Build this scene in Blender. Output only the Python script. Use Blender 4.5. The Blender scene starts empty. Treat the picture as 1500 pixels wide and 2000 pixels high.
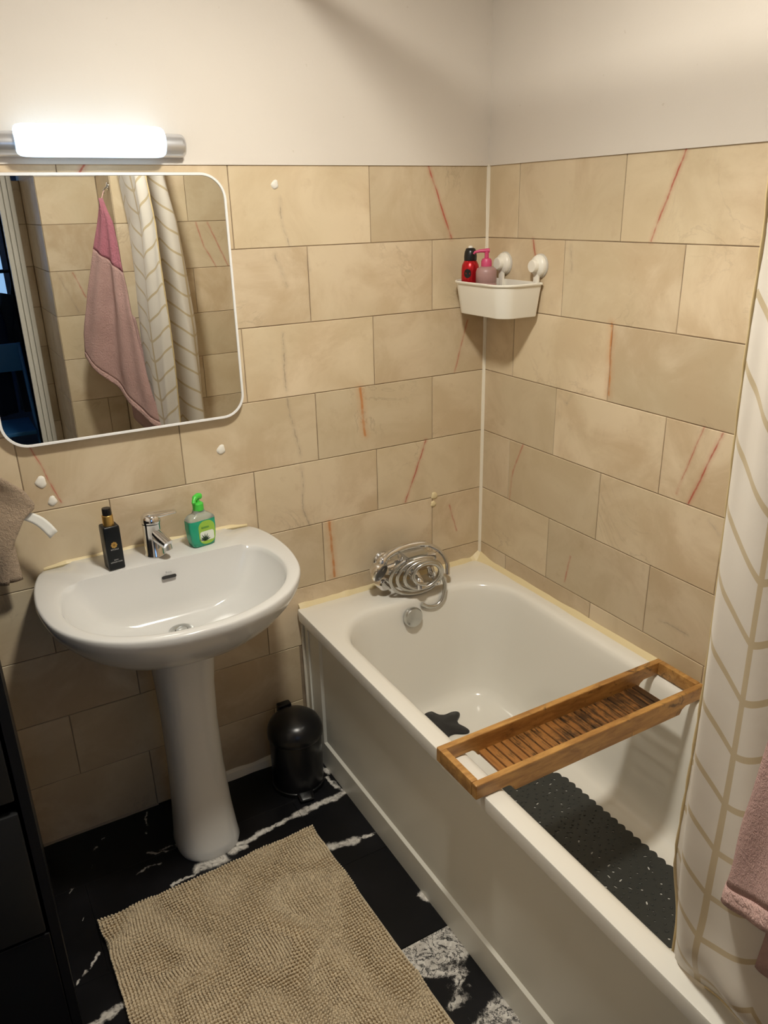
import bpy, bmesh, math, random
from math import sin, cos, pi, radians, sqrt
from mathutils import Vector, Matrix, noise as mnoise
random.seed(7)
S = bpy.context.scene
COL = S.collection

# ------------------------------------------------------------------ camera
def setup_camera():
    yaw, pitch, roll = radians(29.30978), radians(21.35330), radians(-1.35248)
    f = Vector((sin(yaw)*cos(pitch), cos(yaw)*cos(pitch), -sin(pitch)))
    r = Vector((cos(yaw), -sin(yaw), 0.0)); u = r.cross(f)
    r2 = cos(roll)*r + sin(roll)*u; u2 = -sin(roll)*r + cos(roll)*u
    cam = bpy.data.cameras.new('camera'); o = bpy.data.objects.new('camera', cam)
    cam.sensor_fit = 'HORIZONTAL'; cam.sensor_width = 36.0; cam.lens = 36.0*1528.527/1500.0
    cam.clip_start = 0.02
    m = Matrix((r2, u2, -f)).transposed().to_4x4(); m.translation = (-1.51693, -2.02317, 1.69569)
    o.matrix_world = m
    COL.objects.link(o); S.camera = o
setup_camera()

# ------------------------------------------------------------------ world, exposure
W = bpy.data.worlds.new('world'); S.world = W; W.use_nodes = True
W.node_tree.nodes['Background'].inputs[0].default_value = (0.30, 0.42, 0.62, 1)
W.node_tree.nodes['Background'].inputs[1].default_value = 0.05
S.view_settings.view_transform = 'Standard'; S.view_settings.look = 'None'
S.view_settings.gamma = 1.0; S.view_settings.use_curve_mapping = False
S.view_settings.exposure = 0.10
CEILING_LAMP = 275.0        # emission of the ceiling lamp's glass
MIRROR_LAMP = 2.0          # emission of the diffuser above the mirror
S.cycles.max_bounces = 8; S.cycles.caustics_reflective = False; S.cycles.caustics_refractive = False
# bluish hall daylight behind the camera, with an added window as its source
al = bpy.data.lights.new('hall_daylight', 'AREA'); al.shape = 'RECTANGLE'; al.size = 0.9; al.size_y = 1.2
al.energy = 3.0; al.color = (0.35, 0.62, 1.0)
alo = bpy.data.objects.new('hall_daylight', al); COL.objects.link(alo)
alo.location = (-1.45, -4.28, 1.65); alo.rotation_euler = (radians(90), 0, 0)

# ------------------------------------------------------------------ helpers
def link(o, parent=None):
    COL.objects.link(o)
    if parent is not None:
        o.parent = parent
        o.matrix_parent_inverse = Matrix.Translation(-PL(parent))
    return o
def PL(p):
    v = Vector((0, 0, 0))
    while p is not None:
        if p.get('_abs'): v += Vector(p['_abs'])
        p = None
    return v
def thing(name, label, cat, loc=(0, 0, 0), group=None):
    o = bpy.data.objects.new(name, None); o.empty_display_size = 0.05
    COL.objects.link(o); o.location = loc; o['_abs'] = list(loc)
    o['label'] = label; o['category'] = cat
    if group: o['group'] = group
    return o
def tag(o, label, cat, group=None):
    o['label'] = label; o['category'] = cat
    if group: o['group'] = group
    return o
def mesh(name, verts, faces, mat=None, parent=None, smooth=None, recalc=True, uvs=None):
    me = bpy.data.meshes.new(name); me.from_pydata([tuple(v) for v in verts], [], faces)
    if recalc:
        bm = bmesh.new(); bm.from_mesh(me); bmesh.ops.recalc_face_normals(bm, faces=bm.faces); bm.to_mesh(me); bm.free()
    if uvs is not None:
        L = me.uv_layers.new(name='UVMap')
        for lp in me.loops: L.data[lp.index].uv = uvs[lp.vertex_index]
    if smooth is not None:
        me.shade_smooth(); me.set_sharp_from_angle(angle=radians(smooth))
    if mat: me.materials.append(mat)
    o = bpy.data.objects.new(name, me)
    return link(o, parent)
def struct(o):
    o['kind'] = 'structure'; return o

class G:                                   # geometry collector
    def __init__(s): s.v = []; s.f = []
    def add(s, v, f):
        n = len(s.v); s.v += [tuple(x) for x in v]; s.f += [tuple(i+n for i in q) for q in f]; return s
    def box(s, x0, x1, y0, y1, z0, z1, c=0.0):
        if c <= 0:
            v = [(x, y, z) for x in (x0, x1) for y in (y0, y1) for z in (z0, z1)]
            return s.add(v, [(0,1,3,2),(4,6,7,5),(0,4,5,1),(2,3,7,6),(0,2,6,4),(1,5,7,3)])
        bm = bmesh.new(); bmesh.ops.create_cube(bm, size=1)
        for q in bm.verts:
            q.co = ((x0+x1)/2+q.co.x*(x1-x0), (y0+y1)/2+q.co.y*(y1-y0), (z0+z1)/2+q.co.z*(z1-z0))
        bmesh.ops.bevel(bm, geom=bm.edges[:], offset=c, segments=2, affect='EDGES', profile=0.6)
        bm.verts.index_update(); v = [tuple(q.co) for q in bm.verts]; f = [tuple(w.index for w in p.verts) for p in bm.faces]
        bm.free(); return s.add(v, f)
    def loft(s, rings, cap0=True, cap1=True, closed=True):
        n = len(rings[0]); v = [p for r in rings for p in r]; f = []
        for i in range(len(rings)-1):
            for j in range(n if closed else n-1):
                k = (j+1) % n
                f.append((i*n+j, i*n+k, (i+1)*n+k, (i+1)*n+j))
        if cap0: f.append(tuple(range(n))[::-1])
        if cap1: f.append(tuple((len(rings)-1)*n+j for j in range(n)))
        return s.add(v, f)
    def lathe(s, prof, c, axis=(0, 0, 1), n=28, sx=1.0, sy=1.0, rot=0.0, cap0=True, cap1=True):
        a = Vector(axis).normalized(); q = Vector((0, 0, 1)).rotation_difference(a).to_matrix()
        C = Vector(c); rings = []
        for r, h in prof:
            rings.append([C + q @ Vector((r*sx*cos(t)*cos(rot)-r*sy*sin(t)*sin(rot), r*sx*cos(t)*sin(rot)+r*sy*sin(t)*cos(rot), h)) for t in [2*pi*k/n for k in range(n)]])
        return s.loft(rings, cap0, cap1)
    def tube(s, pts, r, n=10, caps=True):
        P = [Vector(p) for p in pts]; m = len(P); rr = r if isinstance(r, (list, tuple)) else [r]*m
        T = [(P[min(i+1, m-1)]-P[max(i-1, 0)]).normalized() for i in range(m)]
        N = T[0].orthogonal().normalized(); rings = []
        for i in range(m):
            if i: N = (T[i-1].rotation_difference(T[i]).to_matrix() @ N)
            N = (N - T[i]*N.dot(T[i])).normalized(); B = T[i].cross(N)
            rings.append([P[i]+rr[i]*(cos(a)*N+sin(a)*B) for a in [2*pi*k/n for k in range(n)]])
        return s.loft(rings, caps, caps)
    def out(s, name, mat, parent=None, smooth=None, recalc=True): return mesh(name, s.v, s.f, mat, parent, smooth, recalc)

def spline(pts, n=12, closed=False):       # catmull-rom
    P = [Vector(p) for p in pts]; m = len(P); out = []
    for i in range(m if closed else m-1):
        p0 = P[(i-1) % m] if closed or i > 0 else P[0]*2-P[1]
        p1, p2 = P[i], P[(i+1) % m]
        p3 = P[(i+2) % m] if closed or i < m-2 else P[-1]*2-P[-2]
        for k in range(n):
            t = k/n
            out.append(0.5*((2*p1)+(p2-p0)*t+(2*p0-5*p1+4*p2-p3)*t*t+(3*p1-p0-3*p2+p3)*t**3))
    if not closed: out.append(P[-1])
    return out
def interp(tab, x):
    if x <= tab[0][0]: return tab[0][1]
    for (a, b), (c, d) in zip(tab, tab[1:]):
        if x <= c: return b+(d-b)*(x-a)/(c-a)
    return tab[-1][1]
def rrect(x0, x1, y0, y1, r, k=10, m=8, z=0.0):
    out = []
    cs = [(x1-r, y1-r, 0), (x0+r, y1-r, 90), (x0+r, y0+r, 180), (x1-r, y0+r, 270)]
    pts = []
    for cx, cy, a0 in cs:
        arc = [(cx+r*cos(radians(a0+90*i/k)), cy+r*sin(radians(a0+90*i/k))) for i in range(k+1)]
        pts.append(arc)
    for i in range(4):
        out += pts[i]
        a = pts[i][-1]; b = pts[(i+1) % 4][0]
        out += [(a[0]+(b[0]-a[0])*j/(m+1), a[1]+(b[1]-a[1])*j/(m+1)) for j in range(1, m+1)]
    return [(p[0], p[1], z) for p in out]
def solidify(o, t, off=0.0):
    m = o.modifiers.new('thick', 'SOLIDIFY'); m.thickness = t; m.offset = off; return o
def text(body, size, loc, rot, mat, name, parent=None, depth=0.0003, align='CENTER'):
    cu = bpy.data.curves.new(name, 'FONT'); cu.body = body; cu.size = size; cu.extrude = depth
    cu.align_x = align; cu.resolution_u = 3
    t = bpy.data.objects.new('tmp', cu); COL.objects.link(t)
    dg = bpy.context.evaluated_depsgraph_get(); me = bpy.data.meshes.new_from_object(t.evaluated_get(dg))
    bpy.data.objects.remove(t)
    mt = Matrix.Translation(loc) @ rot.to_4x4(); me.transform(mt); me.name = name
    me.materials.clear(); me.materials.append(mat)
    o = bpy.data.objects.new(name, me); return link(o, parent)

# ------------------------------------------------------------------ node helpers
class NT:
    def __init__(s, mat):
        mat.use_nodes = True; s.t = mat.node_tree; s.n = s.t.nodes; s.b = s.n['Principled BSDF']
    def set(s, sock, val):
        if val is None: return
        if hasattr(val, 'is_linked') or isinstance(val, bpy.types.NodeSocket): s.t.links.new(val, sock)
        else:
            if isinstance(val, (tuple, list)) and len(val) == 3 and sock.type == 'RGBA': val = (*val, 1)
            sock.default_value = val
    def math(s, op, a, b=None, c=None, clamp=False):
        n = s.n.new('ShaderNodeMath'); n.operation = op; n.use_clamp = clamp
        for i, x in enumerate((a, b, c)): s.set(n.inputs[i], x)
        return n.outputs[0]
    def vm(s, op, a, b=None, scale=None):
        n = s.n.new('ShaderNodeVectorMath'); n.operation = op
        s.set(n.inputs[0], a); s.set(n.inputs[1], b)
        if scale is not None: s.set(n.inputs['Scale'], scale)
        return n.outputs['Value'] if op in ('DOT_PRODUCT', 'LENGTH', 'DISTANCE') else n.outputs[0]
    def noise(s, vec, scale, detail=4, rough=0.55, dist=0.0, color=False):
        n = s.n.new('ShaderNodeTexNoise'); s.set(n.inputs['Vector'], vec)
        n.inputs['Scale'].default_value = scale; n.inputs['Detail'].default_value = detail
        n.inputs['Roughness'].default_value = rough; n.inputs['Distortion'].default_value = dist
        return n.outputs['Color' if color else 'Fac']
    def rng(s, v, a, b, c=0.0, d=1.0, smooth=True):
        n = s.n.new('ShaderNodeMapRange'); n.interpolation_type = 'SMOOTHSTEP' if smooth else 'LINEAR'
        for i, x in enumerate((v, a, b, c, d)): s.set(n.inputs[i], x)
        return n.outputs[0]
    def mix(s, f, a, b, mode='MIX'):
        n = s.n.new('ShaderNodeMix'); n.data_type = 'RGBA'; n.blend_type = mode
        s.set(n.inputs[0], f); s.set(n.inputs[6], a); s.set(n.inputs[7], b); return n.outputs[2]
    def pos(s): return s.n.new('ShaderNodeNewGeometry').outputs['Position']
    def objco(s): return s.n.new('ShaderNodeTexCoord').outputs['Object']
    def rand(s): return s.n.new('ShaderNodeObjectInfo').outputs['Random']
    def sep(s, v):
        n = s.n.new('ShaderNodeSeparateXYZ'); s.set(n.inputs[0], v); return n.outputs
    def comb(s, x, y, z):
        n = s.n.new('ShaderNodeCombineXYZ')
        for i, q in enumerate((x, y, z)): s.set(n.inputs[i], q)
        return n.outputs[0]
    def bump(s, h, strength=0.3, dist=0.01):
        n = s.n.new('ShaderNodeBump'); n.inputs['Strength'].default_value = strength; n.inputs['Distance'].default_value = dist
        s.set(n.inputs['Height'], h); s.t.links.new(n.outputs[0], s.b.inputs['Normal'])
    def seg(s, P, a, b):                 # distance from P to the segment a-b
        a = Vector(a); b = Vector(b); ba = b-a
        pa = s.vm('SUBTRACT', P, tuple(a))
        h = s.math('MULTIPLY', s.vm('DOT_PRODUCT', pa, tuple(ba)), 1.0/max(ba.length_squared, 1e-9), clamp=True)
        return s.vm('LENGTH', s.vm('SUBTRACT', pa, s.vm('SCALE', tuple(ba), scale=h)))
def mat(name, col, rough=0.5, metal=0.0, **kw):
    m = bpy.data.materials.new(name); m.use_nodes = True; b = m.node_tree.nodes['Principled BSDF']
    b.inputs['Base Color'].default_value = (*col, 1); b.inputs['Roughness'].default_value = rough; b.inputs['Metallic'].default_value = metal
    for k, v in kw.items(): b.inputs[k].default_value = v
    return m
def emit(name, col, st):
    m = mat(name, col, 0.4); b = m.node_tree.nodes['Principled BSDF']
    b.inputs['Emission Color'].default_value = (*col, 1); b.inputs['Emission Strength'].default_value = st; return m

# ------------------------------------------------------------------ materials
def make_marble(name, red=(), orange=(), grey=(), faint=()):
    m = bpy.data.materials.new(name); t = NT(m); P = t.pos()
    off = t.vm('SCALE', (17.0, 9.0, 23.0), scale=t.rand())
    Q = t.vm('ADD', P, off)
    n1 = t.noise(Q, 5.0, 6, 0.62, 0.6); n2 = t.noise(Q, 1.7, 3, 0.5, 0.4); n3 = t.noise(Q, 22.0, 5, 0.6)
    c = t.mix(t.rng(n1, 0.36, 0.66), (0.575, 0.44, 0.285), (0.72, 0.59, 0.42))
    c = t.mix(t.rng(n2, 0.38, 0.62, 0, 0.55), c, (0.60, 0.50, 0.335))
    c = t.mix(t.rng(n3, 0.58, 0.75, 0, 0.25), c, (0.46, 0.33, 0.20))
    v = t.noise(Q, 3.2, 7, 0.62, 1.6); vd = t.math('ABSOLUTE', t.math('SUBTRACT', v, 0.5))
    vein = t.math('MULTIPLY', t.rng(vd, 0.0, 0.016, 1, 0), t.rng(t.noise(Q, 2.3, 3), 0.52, 0.72, 0, 0.42))
    c = t.mix(vein, c, (0.32, 0.235, 0.16))
    sp = t.rng(t.noise(Q, 9.0, 6, 0.7, 1.0), 0.70, 0.84, 0, 0.40)
    c = t.mix(sp, c, (0.25, 0.19, 0.14))
    hv = t.math('ADD', 0.90, t.math('MULTIPLY', t.rand(), 0.16))
    c = t.mix(1.0, c, t.comb(hv, hv, hv), 'MULTIPLY')
    wob = t.vm('SCALE', t.vm('SUBTRACT', t.noise(P, 16.0, 4, 0.6, color=True), (0.5, 0.5, 0.5)), scale=0.009)
    PW = t.vm('ADD', P, wob)
    PW2 = t.vm('ADD', P, t.vm('SCALE', t.vm('SUBTRACT', t.noise(P, 9.0, 5, 0.65, color=True), (0.5, 0.5, 0.5)), scale=0.035))
    brk = t.rng(t.noise(P, 30.0, 3), 0.25, 0.6, 0.35, 1.0)
    for segs, col, w in ((red, (0.42, 0.055, 0.035), 0.0042), (orange, (0.52, 0.19, 0.045), 0.0075), (faint, (0.46, 0.12, 0.08), 0.0026), (grey, (0.38, 0.30, 0.215), 0.0036)):
        d = None
        for a, b in segs:
            e = t.seg(PW2 if segs is grey else PW, a, b); d = e if d is None else t.math('MINIMUM', d, e)
        if d is not None:
            halo = t.rng(d, 0.0, w*3.2, 0.30, 0.0); core = t.rng(d, w*0.2, w, 0.85, 0.0)
            c = t.mix(t.math('MULTIPLY', t.math('MAXIMUM', halo, core), brk), c, col)
    t.set(t.b.inputs['Base Color'], c)
    t.set(t.b.inputs['Roughness'], t.rng(n3, 0.3, 0.7, 0.30, 0.44)); t.b.inputs['Specular IOR Level'].default_value = 0.35
    t.bump(t.noise(Q, 12.0, 4), 0.06, 0.004)
    return m
def BW(u, z): return (u, 0.0, z)
def RW(u, z): return (0.0, u, z)
def FW(u, z): return (u, -1.70, z)
MB_ = make_marble('marble_back',
    red=[(BW(-.213, 1.80), BW(-.170, 1.70)), (BW(-.170, 1.70), BW(-.131, 1.603)), (BW(-.222, .999), BW(-.301, .806)), (BW(-1.138, 1.80), BW(-1.165, 1.765))],
    orange=[(BW(-.452, 1.198), BW(-.441, 1.05)), (BW(-.574, .797), BW(-.566, .61))],
    faint=[(BW(-.068, 1.36), BW(-.115, 1.205)), (BW(-1.365, 1.17), BW(-1.318, 1.015)), (BW(-.13, .76), BW(-.10, .66))],
    grey=[(BW(-.665, 1.72), BW(-.668, 1.66)), (BW(-.668, 1.66), BW(-.648, 1.60)), (BW(-.69, 1.58), BW(-.665, 1.50)), (BW(-.685, 1.38), BW(-.688, 1.22)),
          (BW(-.685, 1.2), BW(-.655, 1.02)), (BW(-.655, 1.0), BW(-.658, .88)), (BW(-.658, .88), BW(-.64, .80)), (BW(-.60, 1.57), BW(-.597, 1.54))])
MR_ = make_marble('marble_right',
    red=[(RW(-.715, 1.80), RW(-.640, 1.605)), (RW(-.212, 1.60), RW(-.232, 1.53)), (RW(-.905, 1.197), RW(-.872, 1.10)), (RW(-.872, 1.10), RW(-.838, 1.005))],
    orange=[(RW(-.537, 1.40), RW(-.546, 1.22))],
    faint=[(RW(-.854, 1.20), RW(-.798, 1.02)), (RW(-.21, 1.0), RW(-.165, .90)), (RW(-.165, .90), RW(-.153, .80)), (RW(-.447, .71), RW(-.43, .62))],
    grey=[(RW(-.37, 1.58), RW(-.375, 1.52)), (RW(-.36, 1.18), RW(-.385, 1.165)), (RW(-.385, 1.165), RW(-.40, 1.19)), (RW(-.90, .98), RW(-.935, .955)), (RW(-.79, .66), RW(-.88, .665))])
MF_ = make_marble('marble_front', red=(), orange=(),
    faint=[(FW(-.386, 1.646), FW(-.359, 1.543)), (FW(-.359, 1.543), FW(-.311, 1.45)), (FW(-.334, 1.644), FW(-.253, 1.454)), ((-.90, -1.98, 1.44), (-.86, -1.98, 1.33))],
    grey=[((-.97, -1.98, 1.45), (-.90, -1.98, 1.26))])
def make_paint():
    m = bpy.data.materials.new('cream_paint'); t = NT(m); P = t.pos()
    c = t.mix(t.rng(t.noise(P, 2.0, 3), 0.35, 0.65), (0.70, 0.645, 0.585), (0.725, 0.67, 0.61))
    c = t.mix(t.rng(t.noise(P, 60.0, 2), 0.74, 0.80, 0, 0.35), c, (0.5, 0.43, 0.33))
    t.set(t.b.inputs['Base Color'], c); t.b.inputs['Roughness'].default_value = 0.6
    t.bump(t.noise(P, 45.0, 5, 0.6), 0.12, 0.004)
    return m
PAINT = make_paint()
def make_grout():
    m = bpy.data.materials.new('grout'); t = NT(m); P = t.pos()
    c = t.mix(t.rng(t.noise(P, 9.0, 4), 0.35, 0.65), (0.20, 0.145, 0.095), (0.34, 0.26, 0.175))
    t.set(t.b.inputs['Base Color'], c); t.b.inputs['Roughness'].default_value = 0.9; return m
GROUT = make_grout()
def make_floor():
    m = bpy.data.materials.new('black_marble_vinyl'); t = NT(m); P = t.pos()
    wob = t.vm('SCALE', t.vm('SUBTRACT', t.noise(P, 22.0, 5, 0.65, color=True), (0.5, 0.5, 0.5)), scale=0.045)
    PW = t.vm('ADD', P, wob)
    nz = t.noise(P, 40.0, 6, 0.7, 1.5)
    base = t.mix(t.rng(t.noise(P, 6.0, 4), 0.4, 0.7), (0.0045, 0.0045, 0.0055), (0.009, 0.009, 0.011))
    big = [((-1.05, -.285), (-.86, -.262), .012), ((-.86, -.262), (-.67, -.250), .015), ((-.82, -.43), (-.75, -.445), .018), ((-.75, -.445), (-.665, -.452), .007),
           ((-1.03, -.30), (-1.07, -.30), .014), ((-1.10, -.315), (-1.17, -.315), .022), ((-1.17, -.32), (-1.25, -.335), .007), ((-.69, -.70), (-.672, -.745), .013), ((-.695, -.115), (-.69, -.145), .013), ((-.70, -.165), (-.692, -.235), .009),
           ((-1.53, -.625), (-1.44, -.612), .012), ((-1.46, -.445), (-1.52, -.50), .006)]
    thin = [((-1.24, -.02), (-1.262, -.11), .004), ((-1.24, -.19), (-1.10, -.20), .004), ((-1.33, -.24), (-1.26, -.235), .004), ((-1.40, -.08), (-1.42, -.16), .003), ((-1.37, -.06), (-1.41, -.09), .002), ((-1.51, -.22), (-1.49, -.2), .003), ((-1.28, -.185), (-1.235, -.205), .006), ((-1.45, -.31), (-1.49, -.325), .002)]
    w = None
    for lst, amp in ((big, 1.0), (thin, 0.6)):
        for a, b, r in lst:
            e = t.rng(t.seg(PW, (*a, 0), (*b, 0)), r*0.35, r, amp, 0.0)
            w = e if w is None else t.math('MAXIMUM', w, e)
    w = t.math('MULTIPLY', w, t.rng(nz, 0.28, 0.46, 0.12, 1.0))
    # the tile with a large white swirl beside the bath, and the one after it
    s = t.sep(P); row = t.math('LESS_THAN', s[1], -0.8175)
    f1 = t.noise(PW, 9.0, 7, 0.65, 2.2); sw = t.noise(PW, 15.0, 6, 0.62, 2.4)
    blob = t.math('SUBTRACT', 0.11, t.seg(PW, (-.70, -.845, 0), (-.80, -.835, 0)))
    blob = t.math('MAXIMUM', blob, t.math('SUBTRACT', 0.055, t.seg(PW, (-.735, -.93, 0), (-.775, -.99, 0))))
    blob = t.math('MAXIMUM', blob, t.math('SUBTRACT', 0.085, t.seg(PW, (-.70, -1.08, 0), (-.75, -1.11, 0))))
    field = t.math('ADD', blob, t.math('MULTIPLY', t.math('SUBTRACT', f1, 0.5), 0.12))
    pm = t.rng(field, 0.028, 0.05); cut = t.rng(t.math('ABSOLUTE', t.math('SUBTRACT', sw, 0.5)), 0.006, 0.045, 0.03, 1.0)
    pm = t.math('MULTIPLY', t.math('MULTIPLY', pm, cut), row)
    w = t.math('MAXIMUM', w, pm)
    white = t.mix(t.rng(nz, 0.4, 0.65), (0.50, 0.47, 0.43), (0.72, 0.69, 0.64))
    t.set(t.b.inputs['Base Color'], t.mix(w, base, white))
    t.b.inputs['Roughness'].default_value = 0.34; t.b.inputs['Specular IOR Level'].default_value = 0.3
    return m
FLOOR = make_floor()
PORC = mat('white_porcelain', (0.66, 0.655, 0.64), 0.12)
ACRY = mat('white_bath_acrylic', (0.80, 0.775, 0.715), 0.14)
PANEL = mat('bath_panel_plastic', (0.84, 0.82, 0.735), 0.32)
CHROME = mat('chrome', (0.78, 0.78, 0.79), 0.09, 1.0)
CHROME_S = mat('satin_chrome', (0.62, 0.63, 0.62), 0.28, 1.0)
DARK = mat('dark_hole', (0.012, 0.011, 0.010), 0.7)
BLACKG = mat('black_satin_plastic', (0.005, 0.005, 0.006), 0.30)
BLACKM = mat('black_cabinet_lacquer', (0.006, 0.006, 0.007), 0.35)
GREYP = mat('charcoal_panel', (0.013, 0.0135, 0.0145), 0.38)
CAULK = mat('yellowed_sealant', (0.74, 0.62, 0.37), 0.45)
CAULKW = mat('white_sealant', (0.82, 0.76, 0.64), 0.45)
FILLER = mat('white_filler', (0.80, 0.77, 0.70), 0.8)
WHITEP = mat('white_plastic', (0.82, 0.79, 0.71), 0.30)
WHITEM = mat('white_metal', (0.86, 0.86, 0.86), 0.25)
SILVER = mat('silver_lamp_metal', (0.70, 0.71, 0.74), 0.30, 0.8)
MIRROR = mat('mirror_glass', (0.80, 0.82, 0.82), 0.0, 1.0)
def make_wood():
    m = bpy.data.materials.new('oiled_bamboo'); t = NT(m); P = t.pos(); off = t.vm('SCALE', (3.0, 5.0, 7.0), scale=t.rand()); Q = t.vm('ADD', P, off)
    sx = t.sep(Q); g = t.noise(t.comb(t.math('MULTIPLY', sx[0], 14.0), t.math('MULTIPLY', sx[1], 60.0), t.math('MULTIPLY', sx[2], 60.0)), 1.0, 5, 0.6, 0.4)
    c = t.mix(t.rng(g, 0.3, 0.7), (0.33, 0.155, 0.042), (0.56, 0.305, 0.092))
    g2 = t.noise(P, 28.0, 6, 0.7, 0.8); x = t.sep(P)[0]
    wear = t.rng(x, -0.62, -0.10, 0.0, 1.0, False)
    st = t.rng(t.math('ADD', g2, t.math('MULTIPLY', wear, 0.10)), 0.62, 0.78, 0.0, 0.75)
    c = t.mix(st, c, (0.030, 0.014, 0.006))
    t.set(t.b.inputs['Base Color'], c); t.b.inputs['Roughness'].default_value = 0.42; t.bump(g, 0.15, 0.003); return m
WOOD = make_wood()
def make_slat():
    m = bpy.data.materials.new('water_stained_bamboo_slat'); t = NT(m); P = t.pos(); r = t.rand()
    sx = t.sep(P); g = t.noise(t.comb(t.math('ADD', t.math('MULTIPLY', sx[0], 120.0), t.math('MULTIPLY', r, 40.0)), t.math('MULTIPLY', sx[1], 14.0), sx[2]), 1.0, 5, 0.65, 0.5)
    c = t.mix(t.rng(g, 0.3, 0.7), (0.25, 0.10, 0.026), (0.44, 0.20, 0.055))
    wear = t.rng(sx[0], -0.60, -0.14, 0.0, 1.0, False)
    dm = t.rng(t.math('ADD', t.math('ADD', g, t.math('MULTIPLY', t.math('SUBTRACT', t.noise(P, 16.0, 5, 0.7), 0.5), 0.7)), t.math('MULTIPLY', wear, 0.26)), 0.50, 0.76, 0.0, 0.92)
    c = t.mix(dm, c, (0.022, 0.011, 0.006))
    t.set(t.b.inputs['Base Color'], c); t.b.inputs['Roughness'].default_value = 0.38; t.bump(g, 0.2, 0.002); return m
SLAT = make_slat()
RUBBER = mat('charcoal_rubber', (0.027, 0.029, 0.026), 0.50)
RUBBLK = mat('black_rubber', (0.010, 0.010, 0.012), 0.40)
def make_towel(name, ca, cb, sc=420.0):
    m = bpy.data.materials.new(name); t = NT(m); P = t.pos()
    n = t.noise(P, sc, 3, 0.6); n2 = t.noise(P, 30.0, 4, 0.6)
    t.set(t.b.inputs['Base Color'], t.mix(t.math('MULTIPLY_ADD', n, 0.6, t.math('MULTIPLY', n2, 0.4)), ca, cb))
    t.b.inputs['Roughness'].default_value = 0.95; t.b.inputs['Specular IOR Level'].default_value = 0.0
    t.b.inputs['Sheen Weight'].default_value = 0.15
    t.bump(t.math('ADD', t.noise(P, sc, 3, 0.7), t.math('MULTIPLY', t.noise(P, sc*.3, 3, 0.7), 1.6)), 0.9, 0.006); return m
PINK = make_towel('dusty_pink_terry', (0.48, 0.275, 0.245), (0.74, 0.49, 0.45))
ROSE = make_towel('deep_rose_terry', (0.46, 0.145, 0.19), (0.62, 0.25, 0.31))
HEM = make_towel('pink_woven_hem', (0.55, 0.33, 0.30), (0.70, 0.47, 0.43), 200.0)
TAUPE = make_towel('taupe_terry', (0.40, 0.29, 0.20), (0.64, 0.50, 0.37))
CHEN = make_towel('beige_chenille', (0.64, 0.51, 0.335), (0.90, 0.76, 0.54), 160.0)
def make_curtain():
    m = bpy.data.materials.new('curtain_satin'); t = NT(m)
    uv = t.n.new('ShaderNodeTexCoord').outputs['UV']; s = t.sep(uv)       # metres: u across, v height
    u, v = s[0], s[1]
    cell = 0.215
    fu = t.math('SUBTRACT', t.math('FRACT', t.math('DIVIDE', t.math('ADD', u, -0.0055), cell)), 0.5)
    au = t.math('MULTIPLY', t.math('ABSOLUTE', fu), cell)                 # distance from the stem
    rise = t.math('POWER', t.math('DIVIDE', au, 0.1075), 1.25)
    fv = t.math('FRACT', t.math('DIVIDE', t.math('SUBTRACT', v, t.math('MULTIPLY', rise, 0.075)), 0.0865))
    br = t.math('LESS_THAN', t.math('ABSOLUTE', t.math('SUBTRACT', fv, 0.5)), 0.062)
    stem = t.math('LESS_THAN', au, 0.0052)
    g = t.math('MAXIMUM', br, stem)
    cloth = t.mix(t.rng(t.noise(uv, 6.0, 3), 0.3, 0.7), (0.80, 0.74, 0.66), (0.84, 0.785, 0.71))
    c = t.mix(t.math('MULTIPLY', g, 0.85), cloth, (0.60, 0.475, 0.27))
    t.set(t.b.inputs['Base Color'], c); t.b.inputs['Roughness'].default_value = 0.36
    t.b.inputs['Sheen Weight'].default_value = 0.2
    t.bump(t.noise(uv, 30.0, 3), 0.15, 0.004)
    tr = t.n.new('ShaderNodeBsdfTranslucent'); t.set(tr.inputs[0], c)
    mx = t.n.new('ShaderNodeMixShader'); mx.inputs[0].default_value = 0.25
    t.t.links.new(t.b.outputs[0], mx.inputs[1]); t.t.links.new(tr.outputs[0], mx.inputs[2])
    t.t.links.new(mx.outputs[0], t.n['Material Output'].inputs[0])
    return m
CURT = make_curtain()
GOLDH = mat('curtain_gold_hem', (0.58, 0.45, 0.24), 0.5)

# ================================================================== ROOM
LW, CZ = -1.95, 2.40       # left wall, ceiling height
YB = -2.50                 # wall with the door
# --- floor
g = G(); g.box(LW-.1, 0.1, -4.4, 0.1, -0.06, -0.003)
floor = struct(g.out('floor', DARK))
def tile_mesh(name, w, h, t, ch, gap, axes):
    U, V, Nn = (Vector(a) for a in axes)
    a, b = w/2-gap/2, h/2-gap/2
    v = []
    for (x, y, z) in ((a, b, -t), (a, b, -ch), (a-ch, b-ch, 0)):
        for sx, sy in ((-1, -1), (1, -1), (1, 1), (-1, 1)):
            v.append(U*(sx*x)+V*(sy*y)+Nn*z)
    f = [(8, 9, 10, 11)]
    for r in (0, 4):
        for j in range(4): k = (j+1) % 4; f.append((r+j, r+k, r+4+k, r+4+j))
    me = bpy.data.meshes.new(name); me.from_pydata([tuple(q) for q in v], [], f)
    bm = bmesh.new(); bm.from_mesh(me); bmesh.ops.recalc_face_normals(bm, faces=bm.faces)
    for fc in bm.faces:
        pass
    bm.to_mesh(me); bm.free(); return me
TILES = {}
def tile(parent, c, w, h, axes, m, name='tile', t=0.008, ch=0.0012, gap=0.0022, jit=0.0004):
    key = (round(w, 3), round(h, 3), axes, m.name)
    if key not in TILES:
        me = tile_mesh(name, w, h, t, ch, gap, axes); me.materials.append(m); TILES[key] = me
    o = bpy.data.objects.new(name, TILES[key]); COL.objects.link(o); o.parent = parent
    o.location = Vector(c)+Vector(axes[2])*random.uniform(-jit, jit)
    return o
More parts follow.
